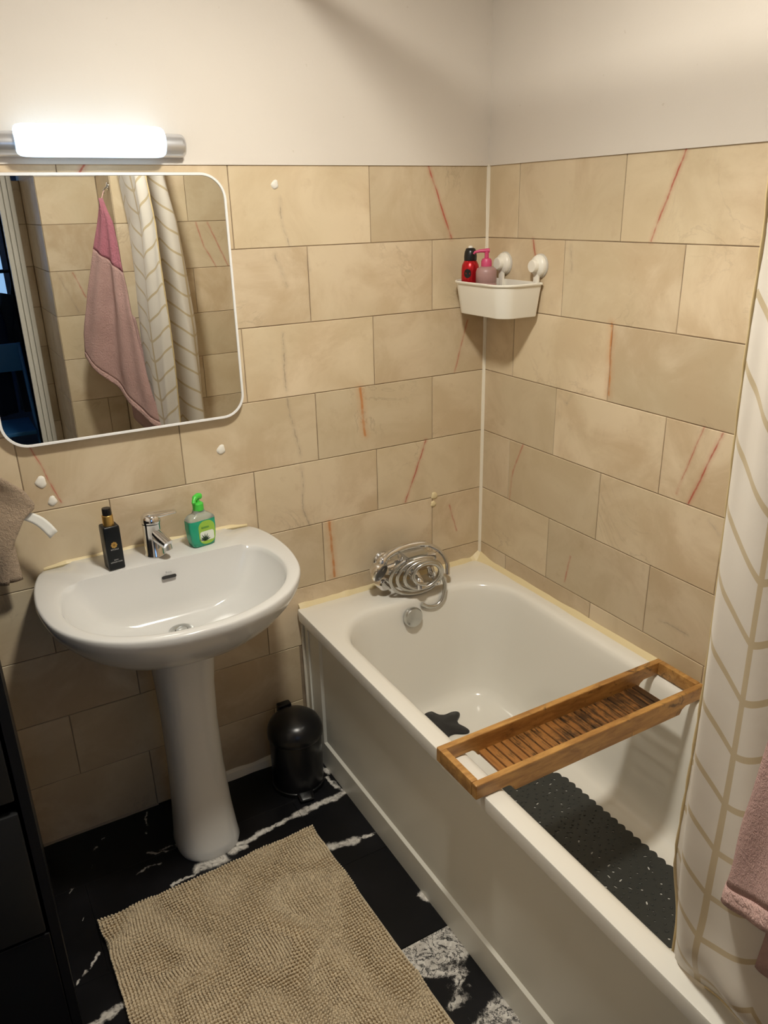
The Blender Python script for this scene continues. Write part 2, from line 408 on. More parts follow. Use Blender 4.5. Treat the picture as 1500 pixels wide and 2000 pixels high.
FAX = ((1, 0, 0), (0, 1, 0), (0, 0, 1))
def rowtiles(parent, u0, u1, joints, v0, v1, place, axes, m, name='tile', **kw):
    e = [u0]+sorted(j for j in joints if u0+0.004 < j < u1-0.004)+[u1]
    for a, b in zip(e, e[1:]):
        tile(parent, place((a+b)/2, (v0+v1)/2), b-a, v1-v0, axes, m, name, **kw)
yrows = [0.0, -.205, -.51, -.815, -1.12, -1.425, -1.73, -2.035, -2.34, -2.5]
for i, (a, b) in enumerate(zip(yrows, yrows[1:])):
    js = [-.843-.61*k for k in range(-1, 3)] if i % 2 else [-1.148-.61*k for k in range(-1, 3)]
    rowtiles(floor, LW, -0.655, js, b, a, lambda u, v: (u, v, 0), FAX, FLOOR, 'floor_tile', t=0.003, ch=0.0004, gap=0.0008, jit=0.0)
# --- walls
BAX = ((1, 0, 0), (0, 0, 1), (0, -1, 0)); RAX = ((0, 1, 0), (0, 0, 1), (-1, 0, 0)); FAXW = ((1, 0, 0), (0, 0, 1), (0, 1, 0)); LAX = ((0, 1, 0), (0, 0, 1), (1, 0, 0))
g = G(); g.box(LW-.1, 0.1, 0.002, 0.1, 0.0, 1.8); wall_back = g.out('wall_back', GROUT); struct(wall_back)
g = G(); g.box(LW-.1, 0.1, -0.004, 0.1, 1.7985, CZ, 0.0); p = g.out('plaster', PAINT, wall_back)
g = G(); g.box(0.002, 0.1, -1.72, 0.0, 0.0, 1.8); wall_right = g.out('wall_right', GROUT); struct(wall_right)
g = G(); g.box(-0.004, 0.1, -1.72, -0.004, 1.7985, CZ); g.out('plaster', PAINT, wall_right)
even = [-.4*k-.002 for k in range(1, 5)]; odd = [-.198-.4*k for k in range(0, 5)]
for i in range(9):
    z1 = 1.8-.2*i; z0 = z1-.2
    rowtiles(wall_back, LW, (-.70 if z1 < .45 else -.003), even if i % 2 == 0 else odd, z0, z1, lambda u, v: (u, 0, v), BAX, MB_)
for i in range(7):
    z1 = 1.8-.2*i; z0 = z1-.2
    js = [-.143, -.541, -.942, -1.342] if i % 2 == 0 else [-.344, -.742, -1.142, -1.542]
    if i == 2:
        rowtiles(wall_right, -.942, -.003, js, z0, z1, lambda u, v: (0, u, v), RAX, MR_)
        rowtiles(wall_right, -1.69, -.942, js, z0, 1.292, lambda u, v: (0, u, v), RAX, MR_)
        rowtiles(wall_right, -1.69, -.942, js, 1.292, z1, lambda u, v: (0, u, v), RAX, MR_)
    else:
        rowtiles(wall_right, -1.695, -.003, js, z0, z1, lambda u, v: (0, u, v), RAX, MR_)
# end wall of the bath with its pier, return and door wall (seen in the mirror)
g = G(); g.box(-.738, .1, -1.98, -1.702, 0, 1.85); g.box(-.998, -.736, -2.08, -1.982, 0, 1.85)
wall_front = struct(g.out('wall_front', GROUT))
g = G(); g.box(-.742, .1, -1.984, -1.697, 1.8485, CZ); g.out('plaster', PAINT, wall_front)
g = G(); g.box(-1.0, .1, -2.6, -1.977, 1.8485, CZ); g.out('plaster', PAINT, wall_front)
for i in range(10):
    z1 = 1.85-.2*i; z0 = max(z1-.2, 0.0)
    if z1 < .02: break
    js = [-.42, -.82] if i % 2 == 0 else [-.22, -.62]
    if z1 > .4: rowtiles(wall_front, -.738, -.003, js, z0, z1, lambda u, v: (u, -1.70, v), FAXW, MF_)
    js2 = [-.80] if i % 2 == 0 else [-.835]
    rowtiles(wall_front, -.998, -.742, [-.83] if i == 5 else [], z0, z1, lambda u, v: (u, -1.98, v), FAXW, MF_)
    rowtiles(wall_front, -1.98, -1.702, [], z0, z1, lambda u, v: (-.74, u, v), RAX, MF_)
g = G(); g.box(-.996, -.9, -2.6, -2.06, 0, 1.85)
wall_return = struct(g.out('wall_return', GROUT))
g = G(); g.box(-1.04, -.9, -2.6, -2.502, 0, 1.85); g.out('backing', GROUT, wall_return)
for i in range(10):
    z1 = 1.85-.2*i; z0 = max(z1-.2, 0.0)
    if z1 < .02: break
    rowtiles(wall_return, -2.5, -1.984, [-2.22] if i % 2 else [-2.42], z0, z1, lambda u, v: (-1.0, u, v), RAX, MF_)
    rowtiles(wall_return, -1.04, -1.002, [], z0, z1, lambda u, v: (u, -2.5, v), FAXW, MF_)
g = G(); g.box(LW-.1, LW, -2.6, .1, 0, CZ); struct(g.out('wall_left', PAINT))
g = G(); g.box(LW-.1, .1, -2.62, .1, CZ, CZ+.08); struct(g.out('ceiling', PAINT))
g = G(); g.box(LW, -1.0, -2.6, -2.502, 2.08, CZ); struct(g.out('wall_door', PAINT))
# door frame: stepped white moulding on the right jamb and over the opening
door = struct(thing('door_1', 'white moulded door frame', 'door')); del door['category']; del door['label']
def moulding(name, x0, x1, z0, z1, vert=True):
    g = G(); ys = [(0.00, .0225, .030), (.0255, .0475, .038), (.0505, .072, .034), (.0, .072, .020)]
    for a, b, d in ys:
        if vert: g.box(x0+a, x0+b, YB-.1, YB+d, z0, z1, .004)
        else: g.box(x0, x1, YB-.1, YB+d, z0+a, z0+b, .004)
    return g.out(name, WHITEP, door)
moulding('jamb', -1.112, 0, 0, 2.06); moulding('jamb', LW+.0, 0, 0, 2.06); moulding('head', LW, -1.04, 2.03, 0, False)
# hall behind the door
g = G(); g.box(-2.6, -.4, -4.42, -4.34, 0, 2.45); g.box(-.5, -.4, -4.4, -2.6, 0, 2.45); g.box(-2.6, -2.5, -4.4, -2.6, 0, 2.45); g.box(-2.6, -.4, -4.4, -2.6, 2.45, 2.5)
HALL = mat('hall_wall_paint', (0.24, 0.30, 0.40), 0.7)
struct(g.out('wall_hall', HALL))
win = struct(thing('added_window_1', 'w', 'w')); del win['category']; del win['label']  # window added at the hall's far end to give its bluish light
SKYP = emit('added_daylight_pane', (0.22, 0.50, 0.95), 0.8)  # glow of the added pane
g = G(); g.box(-1.85, -1.05, -4.338, -4.33, 1.1, 2.2); g.out('pane', SKYP, win)
g = G(); g.box(-1.90, -1.85, -4.34, -4.30, 1.05, 2.25, .004); g.box(-1.05, -1.0, -4.34, -4.30, 1.05, 2.25, .004); g.box(-1.47, -1.43, -4.34, -4.31, 1.1, 2.2, .004)
g.box(-1.9, -1.0, -4.34, -4.30, 1.05, 1.1, .004); g.box(-1.9, -1.0, -4.34, -4.30, 2.2, 2.25, .004); g.out('added_window_frame', WHITEP, win)

# sealant and skirting
g = G(); n = 40; rings = []
for i in range(n+1):
    z = 0.54+1.262*i/n; r = .0075+.0018*mnoise.noise((0, 0, z*9)); rings.append([(0, 0, z), (-r*1.0, 0, z), (-r*.72, -r*.72, z), (0, -r*1.0, z)])
g.loft(rings); struct(g.out('trim_1', CAULKW))
g = G(); rings = []
for i in range(31):
    x = -1.03+.335*i/30; r = .017+.003*mnoise.noise((x*14, 0, 0)); rings.append([(x, 0, 0), (x, 0, r*1.7), (x, -r*.6, r*1.3), (x, -r, 0)])
g.loft(rings); struct(g.out('baseboard_back', CAULKW))
g = G(); rings = []
for i in range(31):
    x = -1.95+.75*i/30; r = .0035+.003*abs(mnoise.noise((x*18, 3, 0))); rings.append([(x, 0, 0), (x, 0, r*1.6), (x, -r, 0)])
g.loft(rings); struct(g.out('trim_2', mat('dirty_sealant', (.30, .24, .17), .6)))
# plaster plugs in old screw holes
for (x, z, r, s) in [(-.679, 1.753, .010, 0), (-.890, 1.082, .012, 1), (-1.355, 1.076, .013, 1), (-1.337, 1.023, .011, 0), (-.191, .806, .012, 2), (-.195, .778, .010, 2)]:
    g = G(); rings = []
    for k, (q, h) in enumerate([(1.0, 0), (.92, .0022), (.55, .0040), (.1, .0044)]):
        rings.append([(x+r*q*cos(a)*(1+.18*sin(3*a+s*2+x*40)), -h, z+r*q*sin(a)*(1.15+.15*cos(2*a+x*30))) for a in [2*pi*j/14 for j in range(14)]])
    g.loft(rings); g.out('filler_patch', CAULK if s == 2 else FILLER, wall_back, 60)

# ================================================================== BATH
bath = thing('bathtub', 'white built-in bathtub with grey-beige side panel along the right wall', 'bathtub', (-.35, -.85, 0))
OX0, OX1, OY0, OY1 = -.652, -.052, -1.585, -.128
def orect(e, z, r=.165): return rrect(OX0-e, OX1+e, OY0-e, OY1+e, max(r+e, .02), z=z)
rings = [rrect(-.688, -.004, -1.694, -.004, .012, z=.496), rrect(-.702, -.002, -1.696, -.002, .014, z=.498), rrect(-.704, -.002, -1.696, -.002, .016, z=.530), rrect(-.7025, -.003, -1.695, -.003, .016, z=.5345), rrect(-.698, -.006, -1.690, -.006, .016, z=.5358),
         orect(.016, .5355), orect(.006, .533), orect(-.002, .527), orect(-.008, .514), orect(-.014, .48), orect(-.026, .40), orect(-.040, .30), orect(-.050, .22), orect(-.060, .178), orect(-.073, .157), orect(-.092, .146), orect(-.118, .1425), orect(-.165, .142, .18)]
g = G(); g.loft(rings, cap0=False, cap1=True); g.out('tub_shell', ACRY, bath, 50)
# panel with an embossed field
def panel():
    X = -.684
    v = []; f = []
    Y = [0.0, -.034, -.037, -.043, -.046, -.112, -.120, -1.60, -1.608, -1.69]; 
    Zs = [0.0, .092, .100, .470, .478, .505]
    def dep(y, z):
        d = 0.0
        if -1.604 < y < -.116 and .096 < z < .474: d = .007
        if -.0405 < y < -.0365 or -.0435 < y < -.036 and False: d = -.003
        return d
    g = G()
    for i, y in enumerate(Y):
        for z in Zs: g.v.append((X+dep(y, z)+(0.004 if z > .4 else 0)*0, y, z))
    m = len(Zs)
    for i in range(len(Y)-1):
        for j in range(m-1): g.f.append((i*m+j, i*m+j+1, (i+1)*m+j+1, (i+1)*m+j))
    return g
g = panel(); g.out('side_panel', PANEL, bath)
g = G(); g.tube([(-.686, -.040, .02), (-.686, -.040, .47)], .0035, 8); g.out('panel_ridge', PANEL, bath, 60)
g = G(); g.tube([(-.686, -.003, .0), (-.687, -.004, .25), (-.689, -.004, .51)], .005, 8); g.out('panel_sealant', CAULKW, bath, 60)
g = G(); g.box(-.680, -.665, -1.69, -.02, 0, .09); g.out('plinth', PANEL, bath)
# sealant along the walls
for nm, fn in (('back', lambda s, r: [(-.695+.69*s, 0, .534), (-.695+.69*s, 0, .534+r*1.3), (-.695+.69*s, -r*.7, .534+r*.7), (-.695+.69*s, -r*1.35, .534)]),
               ('right', lambda s, r: [(0, -1.69*s, .534), (0, -1.69*s, .534+r*1.3), (-r*.7, -1.69*s, .534+r*.7), (-r*1.35, -1.69*s, .534)])):
    g = G(); n = 60; g.loft([fn(i/n, .011+.003*mnoise.noise((i*.31, 5 if nm == 'back' else 9, 0))+(.012*max(0, 1-i/2.5) if nm == 'right' else .012*max(0, 1-(n-i)/2.5))) for i in range(n+1)])
    g.out('sealant_bead', CAULK, bath)
# overflow
OV = Vector((-.371, -.146, .478)); g = G()
ax = Vector((0.02, -1, .10)).normalized()
g.lathe([(.030, -.004), (.0325, .002), (.0325, .013), (.0295, .0175), (.022, .019), (.0, .0195)], OV, ax, 32, cap1=False)
ovf = g.out('overflow_cap', CHROME_S, bath, 40)
g = G(); g.lathe([(.0062, 0), (.0058, .0012)], OV+ax*.0188+Vector((-.016, 0, -.010)), ax, 16); g.out('overflow_hole', DARK, ovf)

# star shaped drain cover
g = G(); rings = []
SC = Vector((-.352, -.292, .1425)); n = 90
def starr(a, R): 
    k = (a-radians(92))*5
    return R*(.60+.40*(0.5+0.5*cos(k))**1.7)
for sc, h in ((1.0, 0), (1.0, .0035), (.96, .006), (.6, .0085), (.25, .0105)):
    rings.append([SC+Vector((starr(2*pi*j/n, .092)*sc*cos(2*pi*j/n), starr(2*pi*j/n, .092)*sc*sin(2*pi*j/n), h)) for j in range(n)])
g.loft(rings); tag(g.out('drain_cover', RUBBLK, None, 40), 'black star-shaped rubber drain cover on the bathtub floor', 'drain cover')

# bath mat with scalloped edge, real holes and nubs
def bath_mat():
    cx, cy, hx, hy, z = -.366, -.905, .180, .315, .1442
    cu = bpy.data.curves.new('m', 'CURVE'); cu.dimensions = '2D'; cu.fill_mode = 'BOTH'; cu.extrude = .0014
    def poly(pts):
        s = cu.splines.new('POLY'); s.points.add(len(pts)-1)
        for q, p in zip(s.points, pts): q.co = (p[0], p[1], 0, 1)
        s.use_cyclic_u = True
    base = rrect(cx-hx, cx+hx, cy-hy, cy+hy, .11, 14, 10)
    P = [Vector(p) for p in base]; L = [0]
    for a, b in zip(P, P[1:]+P[:1]): L.append(L[-1]+(b-a).length)
    tot = L[-1]; ns = round(tot/.027); per = tot/ns; pts = []
    N = ns*8
    for i in range(N):
        s = tot*i/N; k = max(j for j in range(len(P)) if L[j] <= s+1e-9); a = P[k]; b = P[(k+1) % len(P)]
        q = a.lerp(b, (s-L[k])/max(L[k+1]-L[k], 1e-9)); t = (b-a).normalized(); nn = Vector((t.y, -t.x, 0))
        q = q + nn*.008*abs(sin(pi*s/per))
        pts.append((q.x, q.y))
    poly(pts)
    rnd = random.Random(5); cells = []; holes = []; nubs = []
    step = .0255
    for i in range(-8, 9):
        for j in range(-13, 14):
            x, y = cx+i*step+rnd.uniform(-.007, .007), cy+j*step+rnd.uniform(-.007, .007)
            dx, dy = abs(x-cx)-(hx-.11), abs(y-cy)-(hy-.11)
            d = (max(dx, 0)**2+max(dy, 0)**2)**.5
            if d > .098: continue
            if rnd.random() < .60:
                a = rnd.uniform(0, pi); l = rnd.choice((.0022, .0026, .0034, .0068)); w = .0024 if l > .005 else l
                poly([(x+l*cos(t)*cos(a)-w*sin(t)*sin(a), y+l*cos(t)*sin(a)+w*sin(t)*cos(a)) for t in [2*pi*k/8 for k in range(8)]])
            else: nubs.append((x, y))
            for _ in range(1):
                nubs.append((x+step*.5+rnd.uniform(-.003, .003), y+step*.5+rnd.uniform(-.003, .003)))
    t = bpy.data.objects.new('tmp', cu); COL.objects.link(t)
    me = bpy.data.meshes.new_from_object(t.evaluated_get(bpy.context.evaluated_depsgraph_get())); bpy.data.objects.remove(t)
    me.transform(Matrix.Translation((0, 0, z))); me.name = 'mat_sheet'; me.materials.clear(); me.materials.append(RUBBER)
    root = thing('bath_mat', 'charcoal rubber non-slip mat with scalloped edge lying in the bathtub', 'bath mat', (cx, cy, .147))
    link(bpy.data.objects.new('mat_sheet', me), root)
    g = G()
    for x, y in nubs:
        dx, dy = abs(x-cx)-(hx-.11), abs(y-cy)-(hy-.11)
        if (max(dx, 0)**2+max(dy, 0)**2)**.5 > .1: continue
        g.lathe([(.0032, 0), (.0028, .0016), (.0012, .0024)], (x, y, z+.0012), n=8)
    o = g.out('nubs', RUBBER, root, 60); o['kind'] = 'stuff'
bath_mat()

# ================================================================== BATH TRAY
tr = thing('bath_tray', 'wooden slatted bath tray resting across the bathtub rims', 'bath tray', (-.376, -.904, .537))
TX0, TX1, TY0, TY1, TZ = -.727, -.030, -.978, -.828, .574
def side_board(y0, y1):
    prof = [(TX0, TZ), (TX0, .5375), (-.640, .5375), (-.628, .530), (-.622, .518), (-.112, .518), (-.106, .530), (-.094, .5375), (TX1, .5375), (TX1, TZ)]
    g = G(); g.v = [(x, y0, z) for x, z in prof]+[(x, y1, z) for x, z in prof]; k = len(prof)
    g.f = [tuple(range(k)), tuple(range(2*k-1, k-1, -1))]+[(i, (i+1) % k, k+(i+1) % k, k+i) for i in range(k)]
    o = g.out('side_board', WOOD, tr); b = o.modifiers.new('b', 'BEVEL'); b.width = .0025; b.segments = 2; b.limit_method = 'ANGLE'
side_board(TY0, TY0+.016); side_board(TY1-.016, TY1)
for x in (TX0, TX1-.016):
    g = G(); g.box(x, x+.016, TY0+.016, TY1-.016, .5385, TZ, .002); g.out('end_rail', WOOD, tr, 40)
ns = 23; w = (.508)/ns
sm = None
for i in range(ns):
    x = -.622+w*i
    if sm is None:
        g = G(); g.box(0, w-.0042, TY0+.016, TY1-.016, .523, .5305, .0012); o = g.out('slat', SLAT, tr); sm = o.data; base = o
        o.matrix_parent_inverse = Matrix.Translation(-Vector(tr.location)); o.location = (x, 0, 0)
    else:
        o = base.copy(); COL.objects.link(o); o.location = (x, 0, 0)

# ================================================================== BATH MIXER TAP
tp = thing('bath_mixer_tap', 'chrome bath mixer tap with coiled shower hose above the bathtub', 'bath tap', (-.33, -.05, .62))
HC = Vector((-.352, -.090, .608))
g = G(); g.tube([(-.415, -.062, .622), (-.38, -.062, .622), (-.30, -.062, .622), (-.235, -.062, .622)], [.020, .024, .024, .020], 16); g.out('mixer_body', CHROME, tp, 50)
for x in (-.395, -.245):
    g = G(); g.lathe([(.033, 0), (.033, .004), (.028, .010), (.016, .014), (.016, .055)], (x, 0, .622), (0, -1, 0), 24); g.out('escutcheon', CHROME, tp, 40)
g = G(); g.lathe([(.021, 0), (.023, .006), (.023, .026), (.019, .032)], (-.345, -.062, .640), (0, -.25, 1), 20); g.out('cartridge', CHROME, tp, 40)
g = G(); g.box(-.375, -.300, -.135, -.050, .670, .681, .004); g.out('lever', CHROME_S, tp, 40)
g = G(); g.tube(spline([(-.345, -.07, .612), (-.343, -.11, .606), (-.340, -.140, .594), (-.338, -.152, .570)], 6), [.017]*10+[.014]*9, 14); g.out('spout', CHROME, tp, 50)
g = G(); g.lathe([(.012, 0), (.013, .01), (.013, .03), (.010, .034)], (-.262, -.085, .600), (0.1, -.3, -1), 14); g.out('diverter', CHROME, tp, 50)
g = G(); g.lathe([(.010, 0), (.014, .004), (.014, .022), (.011, .026)], (-.275, -.13, .585), (.25, -.4, -1), 14); g.out('hose_nut', CHROME, tp, 50)
# hose: loops in a tilted plane
ux = Vector((.96, -.15, -.12)).normalized(); uz = Vector((.10, -.22, .97)).normalized(); nn = ux.cross(uz)
pts = []
def ell(t, a, b, cx=0, cz=0, dn=0): return HC+ux*(cx+a*cos(t))+uz*(cz+b*sin(t))+Vector((0, -1, 0))*dn
for i in range(260):
    k = i/259; t = radians(125)+k*radians(360*3.4)
    a = .092-.046*k; b = .074-.036*k
    pts.append(ell(t, a, b, .004+.022*k+.003*sin(t*.37), .002+.014*k+.003*cos(t*.53), .044+.022*k+.006*sin(t*.9)))
g = G(); g.tube(pts, .0062, 10)
def make_hose():
    m = mat('ribbed_chrome_hose', (0.58, 0.57, 0.54), 0.26, 1.0); return m
HOSE = make_hose(); g.out('shower_hose', HOSE, tp, 70)
pts = [HC+Vector(q) for q in [(.095, -.05, -.005), (.108, -.055, -.05), (.100, -.055, -.098), (.075, -.055, -.118), (.045, -.055, -.114), (.020, -.055, -.098)]]
g = G(); g.tube(spline(pts, 10), .0068, 10); g.out('shower_hose', HOSE, tp, 70)
pts = [Vector(q) for q in [(-.452, -.085, .640), (-.435, -.085, .668), (-.40, -.080, .682), (-.345, -.078, .690), (-.285, -.080, .684), (-.245, -.09, .665), (-.222, -.10, .64), (-.212, -.11, .61), (-.216, -.12, .575)]]
g = G(); g.tube(spline(pts, 8), [.016, ]*9+[.0125]*25+[.0075]*31, 12); g.out('shower_handle', CHROME, tp, 70)
hd = Vector((-.452, -.085, .632)); ha = Vector((.35, -.80, -.30)).normalized()
g = G(); g.lathe([(.010, -.030), (.024, -.018), (.033, -.002), (.034, .006), (.031, .010)], hd, ha, 28); hh = g.out('shower_head', CHROME, tp, 40)
g = G(); g.lathe([(.028, .0), (.027, .0018)], hd+ha*.010, ha, 24); g.out('spray_plate', mat('spray_plate_grey', (.16, .16, .165), .35, .6), hh, 40)
g = G(); g.lathe([(.018, 0), (.021, .008), (.021, .040), (.016, .046)], (-.430, -.045, .575), (0, -1, .1), 20); g.out('shower_holder', CHROME, tp, 40)

# ================================================================== SINK
SX, SY = -1.112, 0.0
sink = thing('pedestal_sink', 'white ceramic pedestal sink under the mirror', 'sink', (SX, -.22, 0))
half = [(0, -.496), (.06, -.494), (.12, -.481), (.18, -.456), (.235, -.416), (.280, -.360), (.308, -.295), (.321, -.205), (.317, -.12), (.305, -.055), (.290, -.012), (.274, -.001), (.18, -.001), (.09, -.001), (0, -.001)]
bowlh = [(0, -.468), (.06, -.464), (.12, -.450), (.18, -.421), (.228, -.378), (.260, -.322), (.273, -.262), (.269, -.205), (.256, -.162), (.234, -.137), (.205, -.129), (.17, -.128), (.09, -.127), (0, -.127)]
def closed_from(h): return h+[(-x, y) for x, y in reversed(h[1:-1])]
def smoothpoly(h, n=5): return [(p.x, p.y) for p in spline([(x, y, 0) for x, y in closed_from(h)], n, True)]
def ray_r(poly, c, a):
    d = Vector((cos(a), sin(a))); best = None
    for i in range(len(poly)):
        p = Vector(poly[i])-Vector(c); q = Vector(poly[(i+1) % len(poly)])-Vector(c); e = q-p
        den = d.x*e.y-d.y*e.x
        if abs(den) < 1e-12: continue
        t = (p.x*e.y-p.y*e.x)/den; s = (p.x*d.y-p.y*d.x)/den
        if t > 0 and -1e-6 <= s <= 1+1e-6: best = t if best is None else max(best, t)
    return best or 0.01
OUTL, BOWL = smoothpoly(half), smoothpoly(bowlh)
CB = (0.0, -.285); NA = 128
angs = [2*pi*i/NA for i in range(NA)]
ro = [ray_r(OUTL, CB, a) for a in angs]; rb = [ray_r(BOWL, CB, a) for a in angs]
def rimz(y): return .828+.0155*max(0, min(1, (y+.50)/.42))
def ring(rad, sc, zf, cshift=0.0, minr=None):
    o = []
    for a, r in zip(angs, rad):
        rr = r*sc if minr is None else minr*(1-sc)+r*sc
        x, y = CB[0]+rr*cos(a), CB[1]+cshift+rr*sin(a); y = min(y, -.001)
        z = zf(y) if callable(zf) else zf
        if callable(zf) and zf(y) > rimz(y)-.012: z += .009*max(0, min(1, (y+.140)/.010))*max(0, min(1, (.222-abs(x))/.010))
        o.append((SX+x, y, z))
    return o
def mixr(k): return [b+(o-b)*k for o, b in zip(ro, rb)]
rings = [ring(ro, .20, .640, .07), ring(ro, .36, .648, .06), ring(ro, .54, .668, .045), ring(ro, .70, .697, .03), ring(ro, .83, .732, .017), ring(ro, .925, .770, .006), ring(ro, .975, .796, .001), ring(ro, .994, lambda y: rimz(y)-.024),
         ring(ro, 1.0, lambda y: rimz(y)-.014), ring(ro, .999, lambda y: rimz(y)-.006), ring(ro, .992, lambda y: rimz(y)-.0015), ring(ro, .980, rimz),
         ring(mixr(.30), 1, rimz), ring(mixr(.12), 1, lambda y: rimz(y)-.0005), ring(mixr(.02), 1, lambda y: rimz(y)-.003), ring(rb, .99, lambda y: rimz(y)-.0135), ring(rb, .965, lambda y: rimz(y)-.034),
         ring(rb, .90, lambda y: .775+.02*(y+.3)/.2*.5), ring(rb, .80, .741, .008), ring(rb, .66, .716, .020), ring(rb, .48, .701, .036), ring(rb, .30, .694, .050), ring(rb, .13, .692, .058)]
g = G(); g.loft(rings, True, True); g.out('basin', PORC, sink, 60)
# raised deck edge beside the tap
# pedestal
g = G(); rings = []
for z, hw, y0, y1 in [(0, .088, -.100, -.300), (.012, .090, -.098, -.303), (.03, .087, -.10, -.298), (.12, .080, -.10, -.280), (.25, .074, -.10, -.262), (.40, .073, -.10, -.256), (.52, .076, -.10, -.262), (.60, .082, -.10, -.275), (.66, .094, -.09, -.295), (.69, .10, -.09, -.30)]:
    r = []
    for k in range(40):
        a = 2*pi*k/40; cc = (y0+y1)/2; hy = abs(y1-y0)/2
        ex = .80
        sx_ = math.copysign(abs(cos(a))**ex, cos(a)); sy_ = math.copysign(abs(sin(a))**ex, sin(a))
        r.append((SX+hw*sx_, cc+hy*sy_, z))
    rings.append(r)
g.loft(rings); g.out('pedestal', PORC, sink, 60)
# drain and overflow
g = G(); DC = (SX, -.228, .6935)
g.lathe([(.017, .0005), (.019, .0025), (.031, .003), (.033, 0)], DC, n=28, cap0=False, cap1=False); dr = g.out('drain_ring', CHROME_S, sink, 50)
g = G(); g.lathe([(.019, 0), (.001, .0004)], DC, n=20); g.out('drain_hole', DARK, dr)
g = G(); g.lathe([(.0145, 0), (.0145, .0028), (.012, .0042)], DC, n=24); g.out('drain_plug', CHROME_S, dr, 40)
OVa = Vector((SX+.006, -.1410, .809)); fr = Vector((0, -.90, .43)).normalized(); upv = Vector((0, .43, .90)).normalized()
g = G()
pr = rrect(-.0185, .0185, -.0042, .0042, .0041, 6, 2)
g.loft([[OVa+Vector((1, 0, 0))*p[0]+upv*p[1]+fr*d for p in pr] for d in (-.006, .0016)]); g.out('overflow_slot', DARK, sink)
rotm = Matrix((Vector((1, 0, 0)), upv, fr)).transposed()
text('Roca', .0075, OVa+upv*.0095+fr*.0030, rotm, mat('grey_print', (.22, .22, .23), .5), 'brand_mark', sink)
# sealant behind
g = G(); rr_ = []
for i in range(41):
    e = min(1, min(i, 40-i)/4); r = (.009+.003*mnoise.noise((i*.4, 2, 2)))*(.25+.75*e); x = SX-.276+.552*i/40
    rr_.append([(x, 0, .846+r*1.3), (x, 0, .838), (x, -r*.9, .8445+.006*e), (x, -r*.5, .847+r*.8)])
g.loft(rr_); g.out('sealant_bead', CAULK, sink)

# basin tap
bt = thing('basin_tap', 'chrome single-lever tap on the sink', 'tap', (SX-.008, -.078, .851))
TB = Vector((SX-.008, -.078, .8522))
g = G(); g.lathe([(.0265, 0), (.0265, .004), (.0245, .007), (.0240, .085), (.0245, .090)], TB, n=28); g.out('tap_body', CHROME, bt, 40)
g = G(); g.lathe([(.0250, .0), (.0255, .004), (.0250, .016), (.018, .024), (.006, .0265)], TB+Vector((0, 0, .091)), (0.06, .05, 1), 28); cap = g.out('lever_cap', CHROME, bt, 40)
g = G(); l0 = TB+Vector((-.004, .0, .110)); dl = Vector((.93, .10, -.03)); 
def bar(p0, p1, w0, w1, h0, h1, up=Vector((0, 0, 1)), n=12):
    p0, p1 = Vector(p0), Vector(p1); d = (p1-p0).normalized(); s = d.cross(up).normalized(); u2 = s.cross(d); rings = []
    for k, w, h in ((0, w0*.8, h0*.8), (.02, w0, h0), (.97, w1, h1), (1, w1*.8, h1*.7)):
        c = p0.lerp(p1, k); rings.append([c+s*w*q[0]+u2*h*q[1] for q in rrect(-.5, .5, -.5, .5, .32, 4, 1)])
    return rings
g.loft(bar(l0, l0+Vector((.070, -.004, .000)), .040, .018, .015, .008)); g.out('lever', CHROME, bt, 50)
g = G(); g.loft(bar(TB+Vector((.002, -.008, .064)), TB+Vector((.025, -.054, .040)), .030, .027, .034, .024)); sp_ = g.out('spout', CHROME, bt, 50)
g = G(); g.lathe([(.0115, 0), (.0115, .014), (.0095, .015)], TB+Vector((.022, -.046, .040)), (.1, -.15, -1), 18); g.out('aerator', CHROME_S, sp_, 40)

# ---- black pump bottle
DK = Vector((-1.228, -.098, .8527))
GOLD = mat('brushed_gold', (0.66, 0.42, 0.13), 0.28, 0.9); BLKB = mat('matt_black_bottle', (0.006, 0.0075, 0.010), 0.30, **{'Specular IOR Level': 0.25}); WPRINT = mat('white_print', (0.55, 0.55, 0.55), 0.6)
lb = thing('lotion_bottle', 'square black lotion bottle with gold collar on the sink edge', 'bottle', DK)
A = radians(6); R2 = Matrix.Rotation(A, 3, 'Z')
def rp(x, y, z): return DK+R2 @ Vector((x, y, z))
g = G(); rings = []
for z, s in ((0, .95), (.0015, 1.0), (.108, 1.0), (.113, .97), (.1145, .90)):
    rings.append([rp(p[0]*s, p[1]*s, z) for p in rrect(-.0205, .0205, -.0205, .0205, .0035, 3, 1)])
g.loft(rings); g.out('bottle_body', BLKB, lb, 40)
g = G(); g.lathe([(.0135, 0), (.0135, .026), (.0125, .027)], rp(0, 0, .1145), n=24); g.out('collar', GOLD, lb, 40)
g = G(); g.lathe([(.0112, 0), (.0112, .015), (.0105, .018), (.006, .0186)], rp(0, 0, .1415), n=22); pump = g.out('pump_head', BLACKG, lb, 40)
g = G(); g.tube([rp(0, -.006, .151), rp(0, -.015, .1515)], [.0045, .0038], 10); g.out('nozzle', BLACKG, pump, 50)
g = G()
n = 48; rings = []
for d in (.0203, .0209):
    rings.append([rp((.0068+.0014*abs(cos(4*a)))*cos(a), -d, .066+(.0072+.0014*abs(cos(4*a)))*sin(a)) for a in [2*pi*k/n for k in range(n)]])
g.loft(rings); em = g.out('emblem', GOLD, lb)
g = G(); g.lathe([(.0034, 0), (.0025, .0004)], rp(0, -.0209, .066), R2 @ Vector((0, -1, 0)), 14, cap0=False); g.out('emblem_centre', mat('dark_gold', (.30, .17, .05), .4, .6), em)
RF = R2 @ Matrix.Rotation(radians(90), 3, 'X')
text('RITUALS', .0052, rp(0, -.0209, .0525), RF, WPRINT, 'print_line', lb, .0001)
